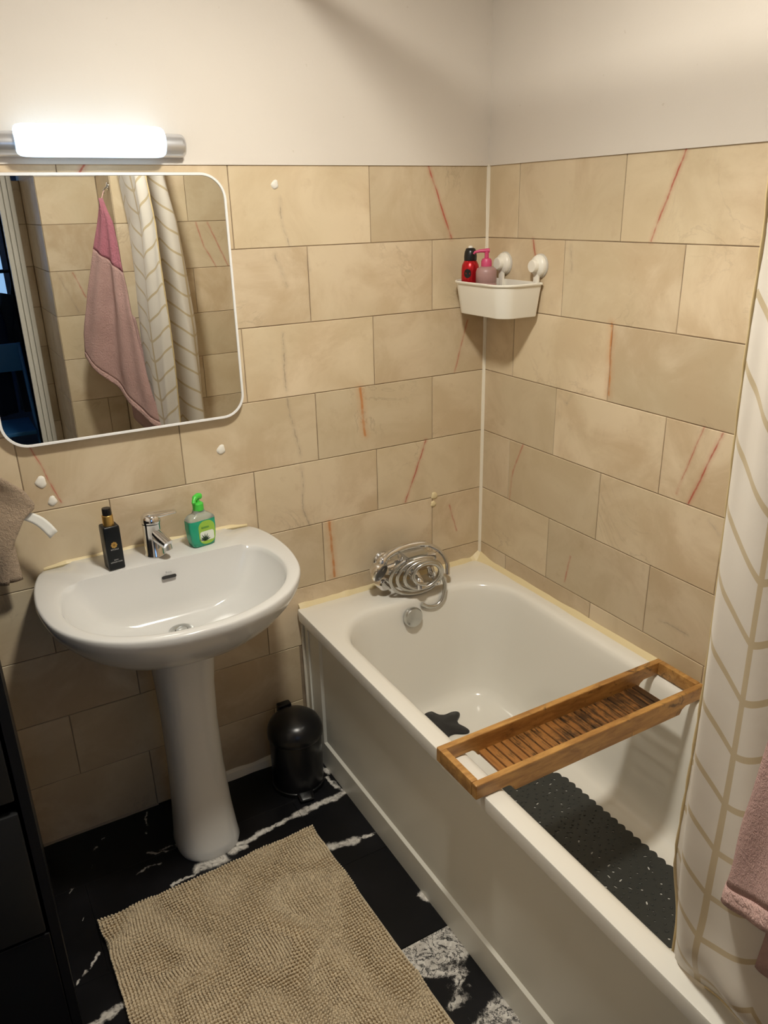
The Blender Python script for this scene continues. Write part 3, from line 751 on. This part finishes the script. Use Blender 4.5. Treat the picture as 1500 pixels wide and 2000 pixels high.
text('BODY', .0040, rp(0, -.0209, .0245), RF, WPRINT, 'print_line', lb, .0001)
text('LOTION CARE', .0045, rp(0, -.0209, .0185), RF, WPRINT, 'print_line', lb, .0001)
# ---- green hand soap
SB = Vector((-.993, -.078, .8527))
def make_soap():
    m = mat('green_soap', (0.02, 0.50, 0.30), 0.12); b = m.node_tree.nodes['Principled BSDF']
    b.inputs['Transmission Weight'].default_value = 0.35; b.inputs['Subsurface Weight'].default_value = 0.2; b.inputs['Subsurface Radius'].default_value = (.01, .03, .02); return m
SOAP = make_soap(); CLEAR = mat('clear_plastic', (0.80, 0.92, 0.86), 0.08, **{'Transmission Weight': 0.75}); GREENP = mat('bright_green_plastic', (0.07, 0.56, 0.06), 0.35)
LIME = mat('lime_label', (0.30, 0.52, 0.06), 0.45); LABW = mat('label_white', (0.75, 0.80, 0.72), 0.5); ALOE = mat('aloe_dark', (0.02, 0.05, 0.02), 0.5)
sb = thing('soap_dispenser', 'green liquid hand soap pump bottle on the sink', 'soap bottle', SB)
AR = radians(10); R3 = Matrix.Rotation(AR, 3, 'Z')
def sp3(x, y, z): return SB+R3 @ Vector((x, y, z))
def soap_ring(z, w, d, r=.45): return [sp3(p[0]*w, p[1]*d, z) for p in rrect(-1, 1, -1, 1, r, 8, 2)]
g = G(); g.loft([soap_ring(z, w, d) for z, w, d in ((0, .028, .017), (.003, .032, .0195), (.020, .0355, .021), (.050, .0385, .021), (.074, .0385, .020))]); g.out('bottle_body', SOAP, sb, 50)
g = G(); g.loft([soap_ring(z, w, d) for z, w, d in ((.0742, .0385, .020), (.080, .036, .0195), (.086, .028, .017), (.090, .017, .013), (.100, .0135, .012))]); g.out('bottle_shoulder', CLEAR, sb, 50)
g = G(); g.lathe([(.0145, 0), (.0145, .018), (.010, .022), (.0055, .023), (.0055, .030)], sp3(0, 0, .099), n=22); g.out('pump_collar', GREENP, sb, 40)
g = G(); g.tube(spline([sp3(.010, .004, .134), sp3(0, 0, .1365), sp3(-.012, -.008, .134), sp3(-.018, -.014, .124)], 6), [.0085]*6+[.0075]*6+[.0055]*7, 12); g.out('pump_head', GREENP, sb, 60)
def label_plate(name, x0, x1, z0, z1, r, d, m, parent):
    g = G(); pr = rrect(x0, x1, z0, z1, r, 8, 6)
    def dep(x): return -(.0213+d)
    g.loft([[sp3(p[0], dep(p[0])+o, p[1]) for p in pr] for o in (.0012, 0)]); return g.out(name, m, parent)
lab = label_plate('label', -.016, .031, .006, .072, .020, .0004, LIME, sb)
label_plate('label_picture', -.013, .027, .016, .043, .006, .0009, LABW, lab)
for k, a in enumerate((-75, -50, -25, 0, 25, 50, 75)):
    g = G(); a = radians(a); L_ = .020 if abs(k-3) < 2 else .016; b = Vector((.000, .018))
    tip = b+Vector((sin(a), cos(a)))*L_; s = Vector((cos(a), -sin(a)))*.0022
    q = [b-s, b+s, b.lerp(tip, .5)+s*.8, tip, b.lerp(tip, .5)-s*.8]
    g.loft([[sp3(p.x, -.0226-o, p.y) for p in q] for o in (0, .0004)]); g.out('aloe_leaf', ALOE, lab)
g = G(); g.box(0, .022, 0, .001, 0, .0042); g.v = [tuple(sp3(-.008+v[0], -.0221-v[1]*.5, .052+v[2])) for v in g.v]; g.out('label_band', mat('label_green_dark', (.12, .30, .05), .5), lab)

# ================================================================== MIRROR + LAMP
MX0, MX1, MZ0, MZ1 = -1.424, -.818, 1.172, 1.781
mr = thing('wall_mirror', 'square mirror with rounded corners and thin white frame above the sink', 'mirror', ((MX0+MX1)/2, -.01, MZ0))
def mring(e, y): return [(p[0], y, p[1]) for p in rrect(MX0+e, MX1-e, MZ0+e, MZ1-e, .062-e, 12, 6)]
g = G(); g.loft([mring(.004, -.002), mring(0, -.004), mring(0, -.020), mring(.001, -.022), mring(.006, -.022), mring(.007, -.0195)], False, False); g.out('mirror_frame', WHITEM, mr, 40)
g = G(); g.v = mring(.0065, -.0198); g.f = [tuple(range(len(g.v)))]
gl = mesh('mirror_glass', g.v, [tuple(range(len(g.v)))[::-1]], MIRROR, mr, None, False)
g = G(); g.loft([mring(.006, -.003), mring(.006, -.0190)], True, True); g.out('mirror_back', BLACKG, mr)
lp = thing('mirror_lamp', 'lit white bar lamp on the wall above the mirror', 'wall lamp', (-1.12, -.02, 1.81))
def dsec(x, r, zc, yc, n=14, sc=1.0): return [(x, min(-.0045, yc-r*sc*sin(a)), zc+r*sc*cos(a)*1.0) for a in [pi*k/n for k in range(n+1)]]
g = G(); X0, X1 = -1.335, -.910
secs = []
for x, s in ((X0, .80), (X0+.004, .95), (X0+.010, 1.0), (X1-.010, 1.0), (X1-.004, .95), (X1, .80)):
    n = 14; secs.append([(x, -.0045, 1.838-.026*s)]+[(x, -.012-.030*s*sin(a), 1.838-.026*s*cos(a)) for a in [pi*k/n for k in range(n+1)]]+[(x, -.0045, 1.838+.026*s)])
g.loft(secs); g.out('lamp_base', SILVER, lp, 50)
DIFF = emit('lamp_diffuser', (0.58, 0.80, 1.0), MIRROR_LAMP)
g = G(); secs = []
for x, s in ((-1.283, .62), (-1.281, .80), (-1.276, .92), (-1.266, .98), (-1.25, 1.0), (-1.0, 1.0), (-.978, .98), (-.968, .92), (-.963, .80), (-.961, .62)):
    n = 16; secs.append([(x, -.035-.030*s*cos(a-pi/2), 1.844+.0335*s*sin(a-pi/2)) for a in [pi*k/n for k in range(n+1)]]+[(x, -.03, 1.844+.0335*s*(1-2*k/4)) for k in range(1, 4)])
g.loft(secs); g.out('diffuser', DIFF, lp, 60)
# ceiling lamp
cl = thing('ceiling_lamp', 'round ceiling lamp in the middle of the bathroom', 'ceiling lamp', (-.90, -.95, 2.36))
GLOW = emit('ceiling_lamp_glass', (1.0, 0.955, 0.84), CEILING_LAMP)
g = G(); g.lathe([(.090, 0), (.0895, -.0015), (.082, -.0045), (.05, -.006), (.02, -.0065)], (-.90, -.95, 2.3805), n=32); g.out('lamp_glass', GLOW, cl, 60)
g = G(); g.lathe([(.110, 0), (.108, -.014), (.0915, -.018)], (-.90, -.95, 2.399), n=32, cap1=True); g.out('lamp_ring', WHITEM, cl, 40)

# ================================================================== CADDY
cd = thing('suction_caddy', 'white plastic basket hanging from two suction cups in the corner', 'shower caddy', (-.07, -.15, 1.39))
def cring(e, z, r): return rrect(-.152-e, -.010, -.272-e, -.022+e, r, 8, 4, z=z)
def crr(x0, x1, y0, y1, rf, z):            # rounded at the room side, square-ish at the wall
    out = []
    for cx, cy, a0, r in ((x1-.006, y1-.006, 0, .006), (x0+rf, y1-rf, 90, rf), (x0+rf, y0+rf, 180, rf), (x1-.006, y0+.006, 270, .006)):
        out += [(cx+r*cos(radians(a0+90*i/10)), cy+r*sin(radians(a0+90*i/10)), z) for i in range(11)]
    return out
g = G()
b0 = (-.134, -.012, -.258, -.030, .040); t0 = (-.147, -.008, -.270, -.020, .046)
def cr_(k, e, z):
    a = [b+(t-b)*k for b, t in zip(b0, t0)]; return crr(a[0]-e, a[1]+e*.3, a[2]-e, a[3]+e, a[4]+e, z)
g.loft([cr_(0, -.006, 1.392), cr_(0, -.001, 1.3935), cr_(0, 0, 1.397), cr_(1, 0, 1.480), cr_(1, .0045, 1.481), cr_(1, .0050, 1.4845), cr_(1, .003, 1.4865), cr_(1, -.001, 1.486), cr_(1, -.003, 1.478), cr_(0, -.003, 1.400), cr_(0, -.008, 1.3975)])
g.out('basket', WHITEP, cd, 45)
for y in (-.092, -.250):
    g = G(); g.box(-.017, -.009, y-.010, y+.010, 1.455, 1.528, .002); g.out('hanger_arm', WHITEP, cd, 40)
    g = G(); g.lathe([(.033, 0), (.033, .003), (.0315, .005)], (0, y, 1.530), (-1, 0, 0), 30); cup = g.out('suction_cup', mat('clear_grey_cup', (.55, .52, .47), .3) if y > -.1 else bpy.data.materials['clear_grey_cup'], cd, 40)
    g = G(); g.lathe([(.030, .005), (.030, .010), (.026, .016), (.020, .018), (.017, .020), (.017, .031), (.0155, .033)], (0, y, 1.530), (-1, 0, 0), 30); g.out('suction_knob', WHITEP, cd, 40)
# red can
def can():
    c = Vector((-.103, -.058, 1.4005)); r = thing('spray_can', 'red spray can with black cap in the corner basket', 'spray can', c)
    g = G(); g.lathe([(.0235, 0), (.026, .003), (.026, .115), (.0245, .128), (.0195, .138), (.017, .141)], c, n=28); b = g.out('can_body', mat('metallic_red', (.50, .012, .018), .25, .55), r, 50)
    g = G(); g.lathe([(.0185, 0), (.0188, .012), (.017, .024), (.0135, .033), (.008, .035)], c+Vector((0, 0, .141)), n=24); g.out('cap', BLACKG, r, 50)
    g = G(); g.lathe([(.007, 0), (.0065, .004), (.003, .006)], c+Vector((0, 0, .176)), n=14); g.out('spray_button', WHITEP, r, 50)
    g = G(); ax = Vector((-.75, -.55, 0)).normalized(); sd = Vector((ax.y, -ax.x, 0)); n = 20
    g.v = []; rings = []
    for q in (1.0, .05):
        rr = []
        for k in range(n):
            a = 2*pi*k/n; s = .011*q*cos(a); h = .013*q*sin(a); th = s/.0263; d = ax*cos(th)+Vector((-ax.y, ax.x, 0))*sin(th)
            rr.append(c+Vector((0, 0, .106+h))+d*.0264)
        rings.append(rr)
    g.loft(rings, False, True); g.out('badge', BLACKG, r)
can()
def pump():
    c = Vector((-.092, -.122, 1.4005)); r = thing('pump_bottle', 'dusty rose pump bottle with pink pump in the corner basket', 'pump bottle', c)
    rose = mat('dusty_rose_plastic', (.36, .215, .205), .42); pk = mat('hot_pink_plastic', (.52, .055, .15), .4)
    g = G(); g.lathe([(.027, 0), (.030, .003), (.030, .080), (.0292, .081), (.0292, .0825), (.030, .0835), (.030, .112), (.027, .121), (.019, .126), (.015, .127)], c, n=30); g.out('bottle_body', rose, r, 40)
    g = G(); g.lathe([(.0155, 0), (.0155, .014), (.012, .021), (.0062, .023), (.0060, .042)], c+Vector((0, 0, .127)), n=24); g.out('pump_collar', pk, r, 40)
    h = c+Vector((0, 0, .170)); d = Vector((-.68, .42, 0)).normalized()
    g = G(); g.tube([h-d*.008, h, h+d*.020+Vector((0, 0, -.001)), h+d*.034+Vector((0, 0, -.004)), h+d*.037+Vector((0, 0, -.009))], [.006, .0062, .0045, .0035, .003], 12); g.out('pump_head', pk, r, 60)
pump()

# ================================================================== PEDAL BIN
BC = Vector((-.787, -.128, 0)); pb = thing('pedal_bin', 'small black pedal bin beside the bathtub panel', 'bin', BC)
g = G(); g.lathe([(.081, .0), (.083, .004), (.083, .014), (.080, .016), (.0805, .185)], BC, n=36); g.out('bin_body', BLACKG, pb, 40)
g = G(); g.lathe([(.0835, .183), (.0855, .186), (.0855, .200), (.083, .214), (.075, .230), (.058, .244), (.030, .252), (.004, .254)], BC, n=36); g.out('lid', BLACKG, pb, 50)
g = G(); g.box(BC.x-.022, BC.x+.022, BC.y+.066, BC.y+.092, .185, .246, .006); g.out('hinge', BLACKG, pb, 40)
g = G(); g.loft(bar(BC+Vector((-.012, -.075, .014)), BC+Vector((-.018, -.108, .012)), .05, .042, .010, .008)); g.out('pedal', BLACKG, pb, 50)

# ================================================================== RUG
def rug():
    c = Vector((-1.128, -.80, 0)); rot = Matrix.Rotation(radians(1.6), 3, 'Z'); hx, hy = .306, .456
    root = thing('bath_rug', 'beige chenille bath rug on the black floor', 'rug', c)
    g = G(); g.loft([[c+rot @ Vector((p[0], p[1], z)) for p in rrect(-hx+e, hx-e, -hy+e, hy-e, .012, 4, 6)] for z, e in ((.001, .004), (.007, .002), (.010, .006))]); g.out('backing', CHEN, root)
    rnd = random.Random(3); V = []; F = []
    px = .0080; py = .0084; nx = int(2*hx/px); ny = int(2*hy/py)
    sphere = []; ns = 6
    for (ph, r) in ((-.9, .62), (0.0, 1.0), (.75, .68)):
        sphere.append([(r*cos(2*pi*k/ns), r*sin(2*pi*k/ns), ph) for k in range(ns)])
    for i in range(nx):
        for j in range(ny):
            x = -hx+px*(i+.5); y = -hy+py*(j+.5)
            n1 = mnoise.noise((x*7, y*7, 1.3)); n2 = mnoise.noise((x*7, y*7, 7.7)); n3 = mnoise.noise((x*16, y*16, 3.1))
            an = n1*6.0+n2*2.0; ln = .45+.9*abs(n2)
            lean = Vector((cos(an), sin(an), 0))*.0058*ln
            x += rnd.uniform(-.0006, .0006)+n3*.0012; y += rnd.uniform(-.0008, .0008)+n1*.0014
            z0 = .012; h = .0062+.0012*n3+rnd.uniform(-.0006, .0006); a = .0038; base = len(V)
            for q in sphere:
                for (sx, sy, sz) in q:
                    k = (sz+.9)/1.65
                    V.append(c+rot @ Vector((x+sx*a*.98+lean.x*k, y+sy*a*1.02+lean.y*k, z0+h*sz*.9+.003*k)))
            V.append(c+rot @ Vector((x+lean.x*1.15, y+lean.y*1.15, z0+h*.95+.003)))
            for b in (0, ns):
                for k in range(ns):
                    m = (k+1) % ns; F.append((base+b+k, base+b+m, base+b+ns+m, base+b+ns+k))
            for k in range(ns): F.append((base+2*ns+k, base+2*ns+(k+1) % ns, base+3*ns))
    me = bpy.data.meshes.new('pile'); me.from_pydata([tuple(v) for v in V], [], F); me.shade_smooth(); me.materials.append(CHEN)
    o = bpy.data.objects.new('pile', me); link(o, root); o['kind'] = 'stuff'
rug()

# ================================================================== CABINET (lower left)
cb = thing('storage_cabinet', 'black storage cabinet standing at the left of the sink', 'cabinet', (-1.72, -.33, 0))
g = G(); fy = -.655
g.box(-1.90, -1.531, fy, -.012, 0, .03); g.box(-1.90, -1.531, fy, -.012, .955, .985); g.box(-1.549, -1.531, fy, -.012, .0, .985); g.box(-1.90, -1.882, fy, -.012, .0, .985); g.box(-1.90, -1.531, -.03, -.012, 0, .985)
g.out('carcass', BLACKM, cb)
for z0, z1 in ((.345, .645), (.675, .950)):
    g = G(); g.box(-1.878, -1.556, fy-.004, fy+.014, z0, z1, .004); d = g.out('drawer_front', GREYP, cb, 40)
    g = G(); g.box(-1.76, -1.66, fy-.016, fy-.004, z1-.03, z1-.018, .003); g.out('handle', BLACKG, d, 40)
g = G(); g.box(-1.880, -1.551, fy, fy+.012, .035, .335, .002); g.out('lower_door', BLACKM, cb)

# ================================================================== CURTAIN AND RAIL
rl = thing('curtain_rail', 'white shower curtain rail above the bathtub edge', 'curtain rail', (-.685, -.85, 2.25))
g = G(); g.tube([(-.685, -.004, 2.255), (-.685, -1.697, 2.255)], .0125, 14); g.out('rail_tube', WHITEM, rl, 60)
for y, d in ((-.004, -1), (-1.697, 1)):
    g = G(); g.lathe([(.028, 0), (.028, .006), (.016, .012)], (-.685, y, 2.255), (0, d, 0), 22); g.out('end_flange', WHITEM, rl, 40)
def curtain():
    root = thing('shower_curtain', 'cream shower curtain with gold leaf-vein pattern at the end of the bathtub', 'shower curtain', (-.64, -1.55, .35))
    path = [(-.638, -1.399), (-.660, -1.424), (-.680, -1.450), (-.692, -1.500), (-.702, -1.555), (-.708, -1.610), (-.700, -1.655), (-.675, -1.668), (-.640, -1.648), (-.600, -1.600), (-.560, -1.560), (-.515, -1.540), (-.480, -1.560), (-.478, -1.605), (-.515, -1.640), (-.560, -1.665)]
    P = [(p.x, p.y) for p in spline([(x, y, 0) for x, y in path], 9)]
    L = [0]
    for a, b in zip(P, P[1:]): L.append(L[-1]+math.hypot(b[0]-a[0], b[1]-a[1]))
    n = len(P); NZ = 90; V = []; UV = []; F = []
    for i in range(NZ+1):
        t = i/NZ
        for j, (x, y) in enumerate(P):
            s = L[j]/L[-1]
            inner = max(0, min(1, (.080-s)/.025)); inner2 = max(0, min(1, (s-.62)/.08))
            ins = max(inner, inner2)
            zb = .5405*(1-ins)+.30*ins                      # hem: into the tub at both ends, on the rim between
            zb += .0015*sin(s*60)
            z = 2.235+(zb-2.235)*t
            k = .62+.38*max(0, min(1, (2.2-z)/1.0))        # gathered towards the rail
            xx = -.66+(x+.66)*k; yy = -1.545+(y+1.545)*(.85+.15*k)
            yy += .006*sin(z*5+j*.21)*(1-ins*.5); xx += .004*sin(z*7+j*.33)
            xx -= .030*max(0, min(1, (z-1.65)/.3))
            low = max(0, min(1, (.80-z)/.26)); low = low*low
            if ins > .5:
                q = max(0, min(1, (.74-z)/.22)); xx += .036*q*q*(3-2*q)
            else:
                xx += low*((.012+.043*max(0, min(1, (s-.08)/.22)))*(1-ins)) if s < .5 else low*.03
                bl = math.exp(-((z-.61)/.055)**2)
                xx -= .030*bl*max(0, sin(pi*min(1, max(0, (s-.10)/.45))))
            V.append((xx, yy, z)); UV.append((L[j], z))
    for i in range(NZ):
        for j in range(n-1): F.append((i*n+j, i*n+j+1, (i+1)*n+j+1, (i+1)*n+j))
    o = mesh('curtain_cloth', V, F, CURT, root, 80, True, UV); solidify(o, .0012)
    edge = [Vector(V[i*n])+Vector((0, .001, 0)) for i in range(NZ+1)]
    g = G(); rings = []
    for i, p in enumerate(edge):
        r = .0030*(1+.25*sin(i*2.1)) if p.z > .70 else .0042
        rings.append([p+Vector((r*cos(a), r*.9*sin(a), 0)) for a in [2*pi*k/8 for k in range(8)]])
    g.loft(rings); g.out('side_hem', GOLDH, root, 60)
    hem = [Vector(V[NZ*n+j]) for j in range(n) if .17 < L[j]/L[-1] < .60]
    g = G(); g.tube([p+Vector((0, 0, .001)) for p in hem], .0032, 8); g.out('bottom_hem', GOLDH, root, 60)
    for k in range(7):
        y = -1.42-.038*k
        g = G(); rr = .019
        g.tube([(-.685+rr*cos(a), y, 2.248+rr*sin(a)) for a in [2*pi*q/18 for q in range(19)]], .0022, 6); g.out('curtain_ring', WHITEM, root, 60)
curtain()

# ================================================================== TOWELS
def grid_cloth(name, fn, nu, nv, m, parent, thick, uvw=None):
    V = [fn(i/nu, j/nv) for j in range(nv+1) for i in range(nu+1)]; n = nu+1
    F = [(j*n+i, j*n+i+1, (j+1)*n+i+1, (j+1)*n+i) for j in range(nv) for i in range(nu)]
    o = mesh(name, V, F, m, parent, 80); solidify(o, thick); return o
def pink_towel():
    H = Vector((-.790, -1.672, 1.752)); dv = Vector((cos(radians(48)), sin(radians(48)), 0)); nv = Vector((-dv.y, dv.x, 0))
    root = thing('pink_towel', 'dusty pink towel with a deep rose top hanging beside the shower curtain', 'towel', H)
    Lz = [(1.752, -.004), (1.66, -.036), (1.553, -.072), (1.332, -.146), (1.185, -.190), (1.10, -.198)]
    Rz = [(1.752, .004), (1.657, .042), (1.465, .066), (1.237, .096), (1.006, .130), (.765, .178)]
    Lr = [(-z, s) for z, s in Lz]; Rr = [(-z, s) for z, s in Rz]
    def fn(t0, t1):
        def f(u, w):
            t = t0+(t1-t0)*w
            zl = 1.752+(1.085-1.752)*t; zr = 1.752+(.765-1.752)*t
            sl = interp(Lr, -zl); sr = interp(Rr, -zr)
            s = sl+(sr-sl)*u; z = zl+(zr-zl)*u
            if t > .8: z -= .025*sin(pi*u)*(t-.8)/.2*1.0
            spread = min(1, t*2)
            d = (.016*sin(u*8.5+t*1.2)+.010*sin(u*17+1.7+t*3))*spread+.006*mnoise.noise((s*14, z*9, 0))+.035*(1-t)*(.3-abs(u-.5))
            d += .02*t*u
            return H+dv*s+nv*d+Vector((0, 0, z-1.752))
        return f
    grid_cloth('rose_band', fn(0, .30), 46, 16, ROSE, root, .006)
    grid_cloth('towel_cloth', fn(.30, .965), 46, 40, PINK, root, .007)
    grid_cloth('hem', fn(.965, 1.0), 46, 3, HEM, root, .009)
    def back(u, w):                       # second layer behind, a little lower
        p = fn(.5, 1.0)(.55+.45*u, w); return p+Vector((.022, -.050, -.085*w))
    grid_cloth('back_fold', back, 24, 24, PINK, root, .007)
    g = G(); g.tube(spline([H+Vector((.0, 0, -.01)), H+Vector((.012, -.006, .018)), H+Vector((.02, -.012, .03))], 5), .0022, 6); g.out('hanging_loop', HEM, root, 60)
    hk = thing('towel_hook', 'small wall hook holding the pink towel', 'hook', (-.745, -1.74, 1.79))
    g = G(); g.lathe([(.016, 0), (.016, .005), (.010, .008)], (-.7405, -1.735, 1.80), (-1, 0, 0), 18); g.out('hook_plate', CHROME, hk, 40)
    g = G(); g.tube(spline([(-.745, -1.735, 1.80), (-.765, -1.715, 1.785), (-.770, -1.695, 1.772), (-.772, -1.685, 1.783)], 6), .0035, 8); g.out('hook_arm', CHROME, hk, 60)
pink_towel()
def taupe_towel():
    root = thing('taupe_towel', 'taupe hand towel with white care tag hanging left of the sink', 'towel', (-1.52, -.06, .87))
    def back(u, w):
        z = 1.20-.345*w; xr = interp([(0, -1.49), (.3, -1.470), (.55, -1.448), (1, -1.443)], w)
        x = -1.60+(xr+1.60)*u
        return Vector((x, -.040-.012*sin(u*9)-.010*w, z))
    def front(u, w):                      # front half, folded across
        xr = interp([(0, -1.50), (.30, -1.400), (.42, -1.383), (.50, -1.415), (.7, -1.452), (1, -1.475)], w)
        z = 1.185-.325*w
        x = -1.60+(xr+1.60)*u
        z2 = z+(.030*(1-u) if w < .45 else 0)
        return Vector((x, -.066-.016*sin(u*7+1)-.014*sin(w*3.1), z2))
    grid_cloth('towel_cloth', back, 20, 26, TAUPE, root, .007)
    grid_cloth('front_fold', front, 22, 30, TAUPE, root, .007)
    TAGM = mat('white_cloth_tag', (.80, .80, .76), .7)
    def tagf(u, w):
        a = Vector((-1.412, -.088, 1.028)); d = Vector((.046, -.006, -.060)); s = Vector((.020, 0, .015))
        return a+d*w+s*(u-.5)*1.0+Vector((.012*sin(w*pi*.5)*.8, 0, .010*sin(w*pi)))
    grid_cloth('care_tag', tagf, 4, 8, TAGM, root, .0006)
    hk = thing('towel_hook', 'chrome wall hook holding the taupe towel', 'hook', (-1.545, -.02, 1.215))
    g = G(); g.lathe([(.017, 0), (.017, .005), (.011, .008)], (-1.545, -.0005, 1.225), (0, -1, 0), 18); g.out('hook_plate', CHROME, hk, 40)
    g = G(); g.tube(spline([(-1.545, -.005, 1.225), (-1.545, -.03, 1.212), (-1.545, -.062, 1.208), (-1.545, -.072, 1.225)], 6), .004, 8); g.out('hook_arm', CHROME, hk, 60)
taupe_towel()

# ================================================================== HALL THINGS (reflection)
BLUE = mat('blue_metal', (.05, .22, .50), .4); NAVY = mat('navy_cloth', (.012, .022, .05), .9); NAVY2 = mat('dark_grey_cloth', (.02, .025, .035), .9)
ch = thing('folding_chair', 'blue metal folding chair in the hall seen in the mirror', 'chair', (-1.25, -3.3, 0))
for x in (-1.42, -1.06):
    g = G(); g.tube([(x, -3.05, 0.0), (x, -3.45, .95)], .011, 8); g.out('frame_leg', BLUE, ch, 60)
    g = G(); g.tube([(x+.02, -3.50, 0.0), (x+.02, -3.12, .46)], .011, 8); g.out('leg', BLUE, ch, 60)
g = G(); g.box(-1.40, -1.08, -3.46, -3.08, .45, .475, .006); g.out('seat', BLUE, ch, 40)
g = G(); g.box(-1.42, -1.06, -3.46, -3.43, .78, .95, .006); g.out('backrest', BLUE, ch, 40)
def coat(x, y, m, label, w):
    r = thing('coat', label, 'coat', (x, y, .5))
    def f(u, v):
        a = 2*pi*u; z = 1.30-.85*v; rw = w*(.45+.55*min(1, v*2.2)); rd = .075*(.5+.5*min(1, v*2))
        q = 1+.12*sin(5*a+v*2)
        return Vector((x+rw*q*cos(a), y+rd*q*sin(a), z))
    n = 32; V = [f(i/n, j/12) for j in range(13) for i in range(n)]
    F = [(j*n+i, j*n+(i+1) % n, (j+1)*n+(i+1) % n, (j+1)*n+i) for j in range(12) for i in range(n)]+[tuple(range(n))]
    mesh('coat_body', V, F, m, r, 60)
    g = G(); g.tube(spline([(x-w*.7, y+.02, 1.22), (x-w*1.0, y+.03, 1.0), (x-w*1.02, y+.03, .75)], 5), [.05]*5+[.042]*6, 10); g.out('sleeve', m, r, 60)
    g = G(); g.tube(spline([(x+w*.7, y+.02, 1.22), (x+w*1.0, y+.03, 1.0), (x+w*1.02, y+.03, .75)], 5), [.05]*5+[.042]*6, 10); g.out('sleeve', m, r, 60)
coat(-1.30, -3.75, NAVY, 'navy coat hanging in the hall seen in the mirror', .17)
coat(-.93, -3.78, NAVY2, 'dark grey coat hanging in the hall seen in the mirror', .16)
rk = thing('coat_rack', 'dark rail with hanging coats in the hall', 'coat rack', (-1.15, -3.77, 0))
g = G(); g.tube([(-1.55, -3.77, 1.36), (-.62, -3.77, 1.36)], .012, 10); g.out('rack_bar', BLACKG, rk, 60)
for x in (-1.55, -.62):
    g = G(); g.tube([(x, -3.77, 0), (x, -3.77, 1.36)], .012, 10); g.out('post', BLACKG, rk, 60)
    g = G(); g.tube([(x, -3.97, .015), (x, -3.57, .015)], .012, 8); g.out('foot', BLACKG, rk, 60)
for o in bpy.data.objects:
    if '_abs' in o: del o['_abs']
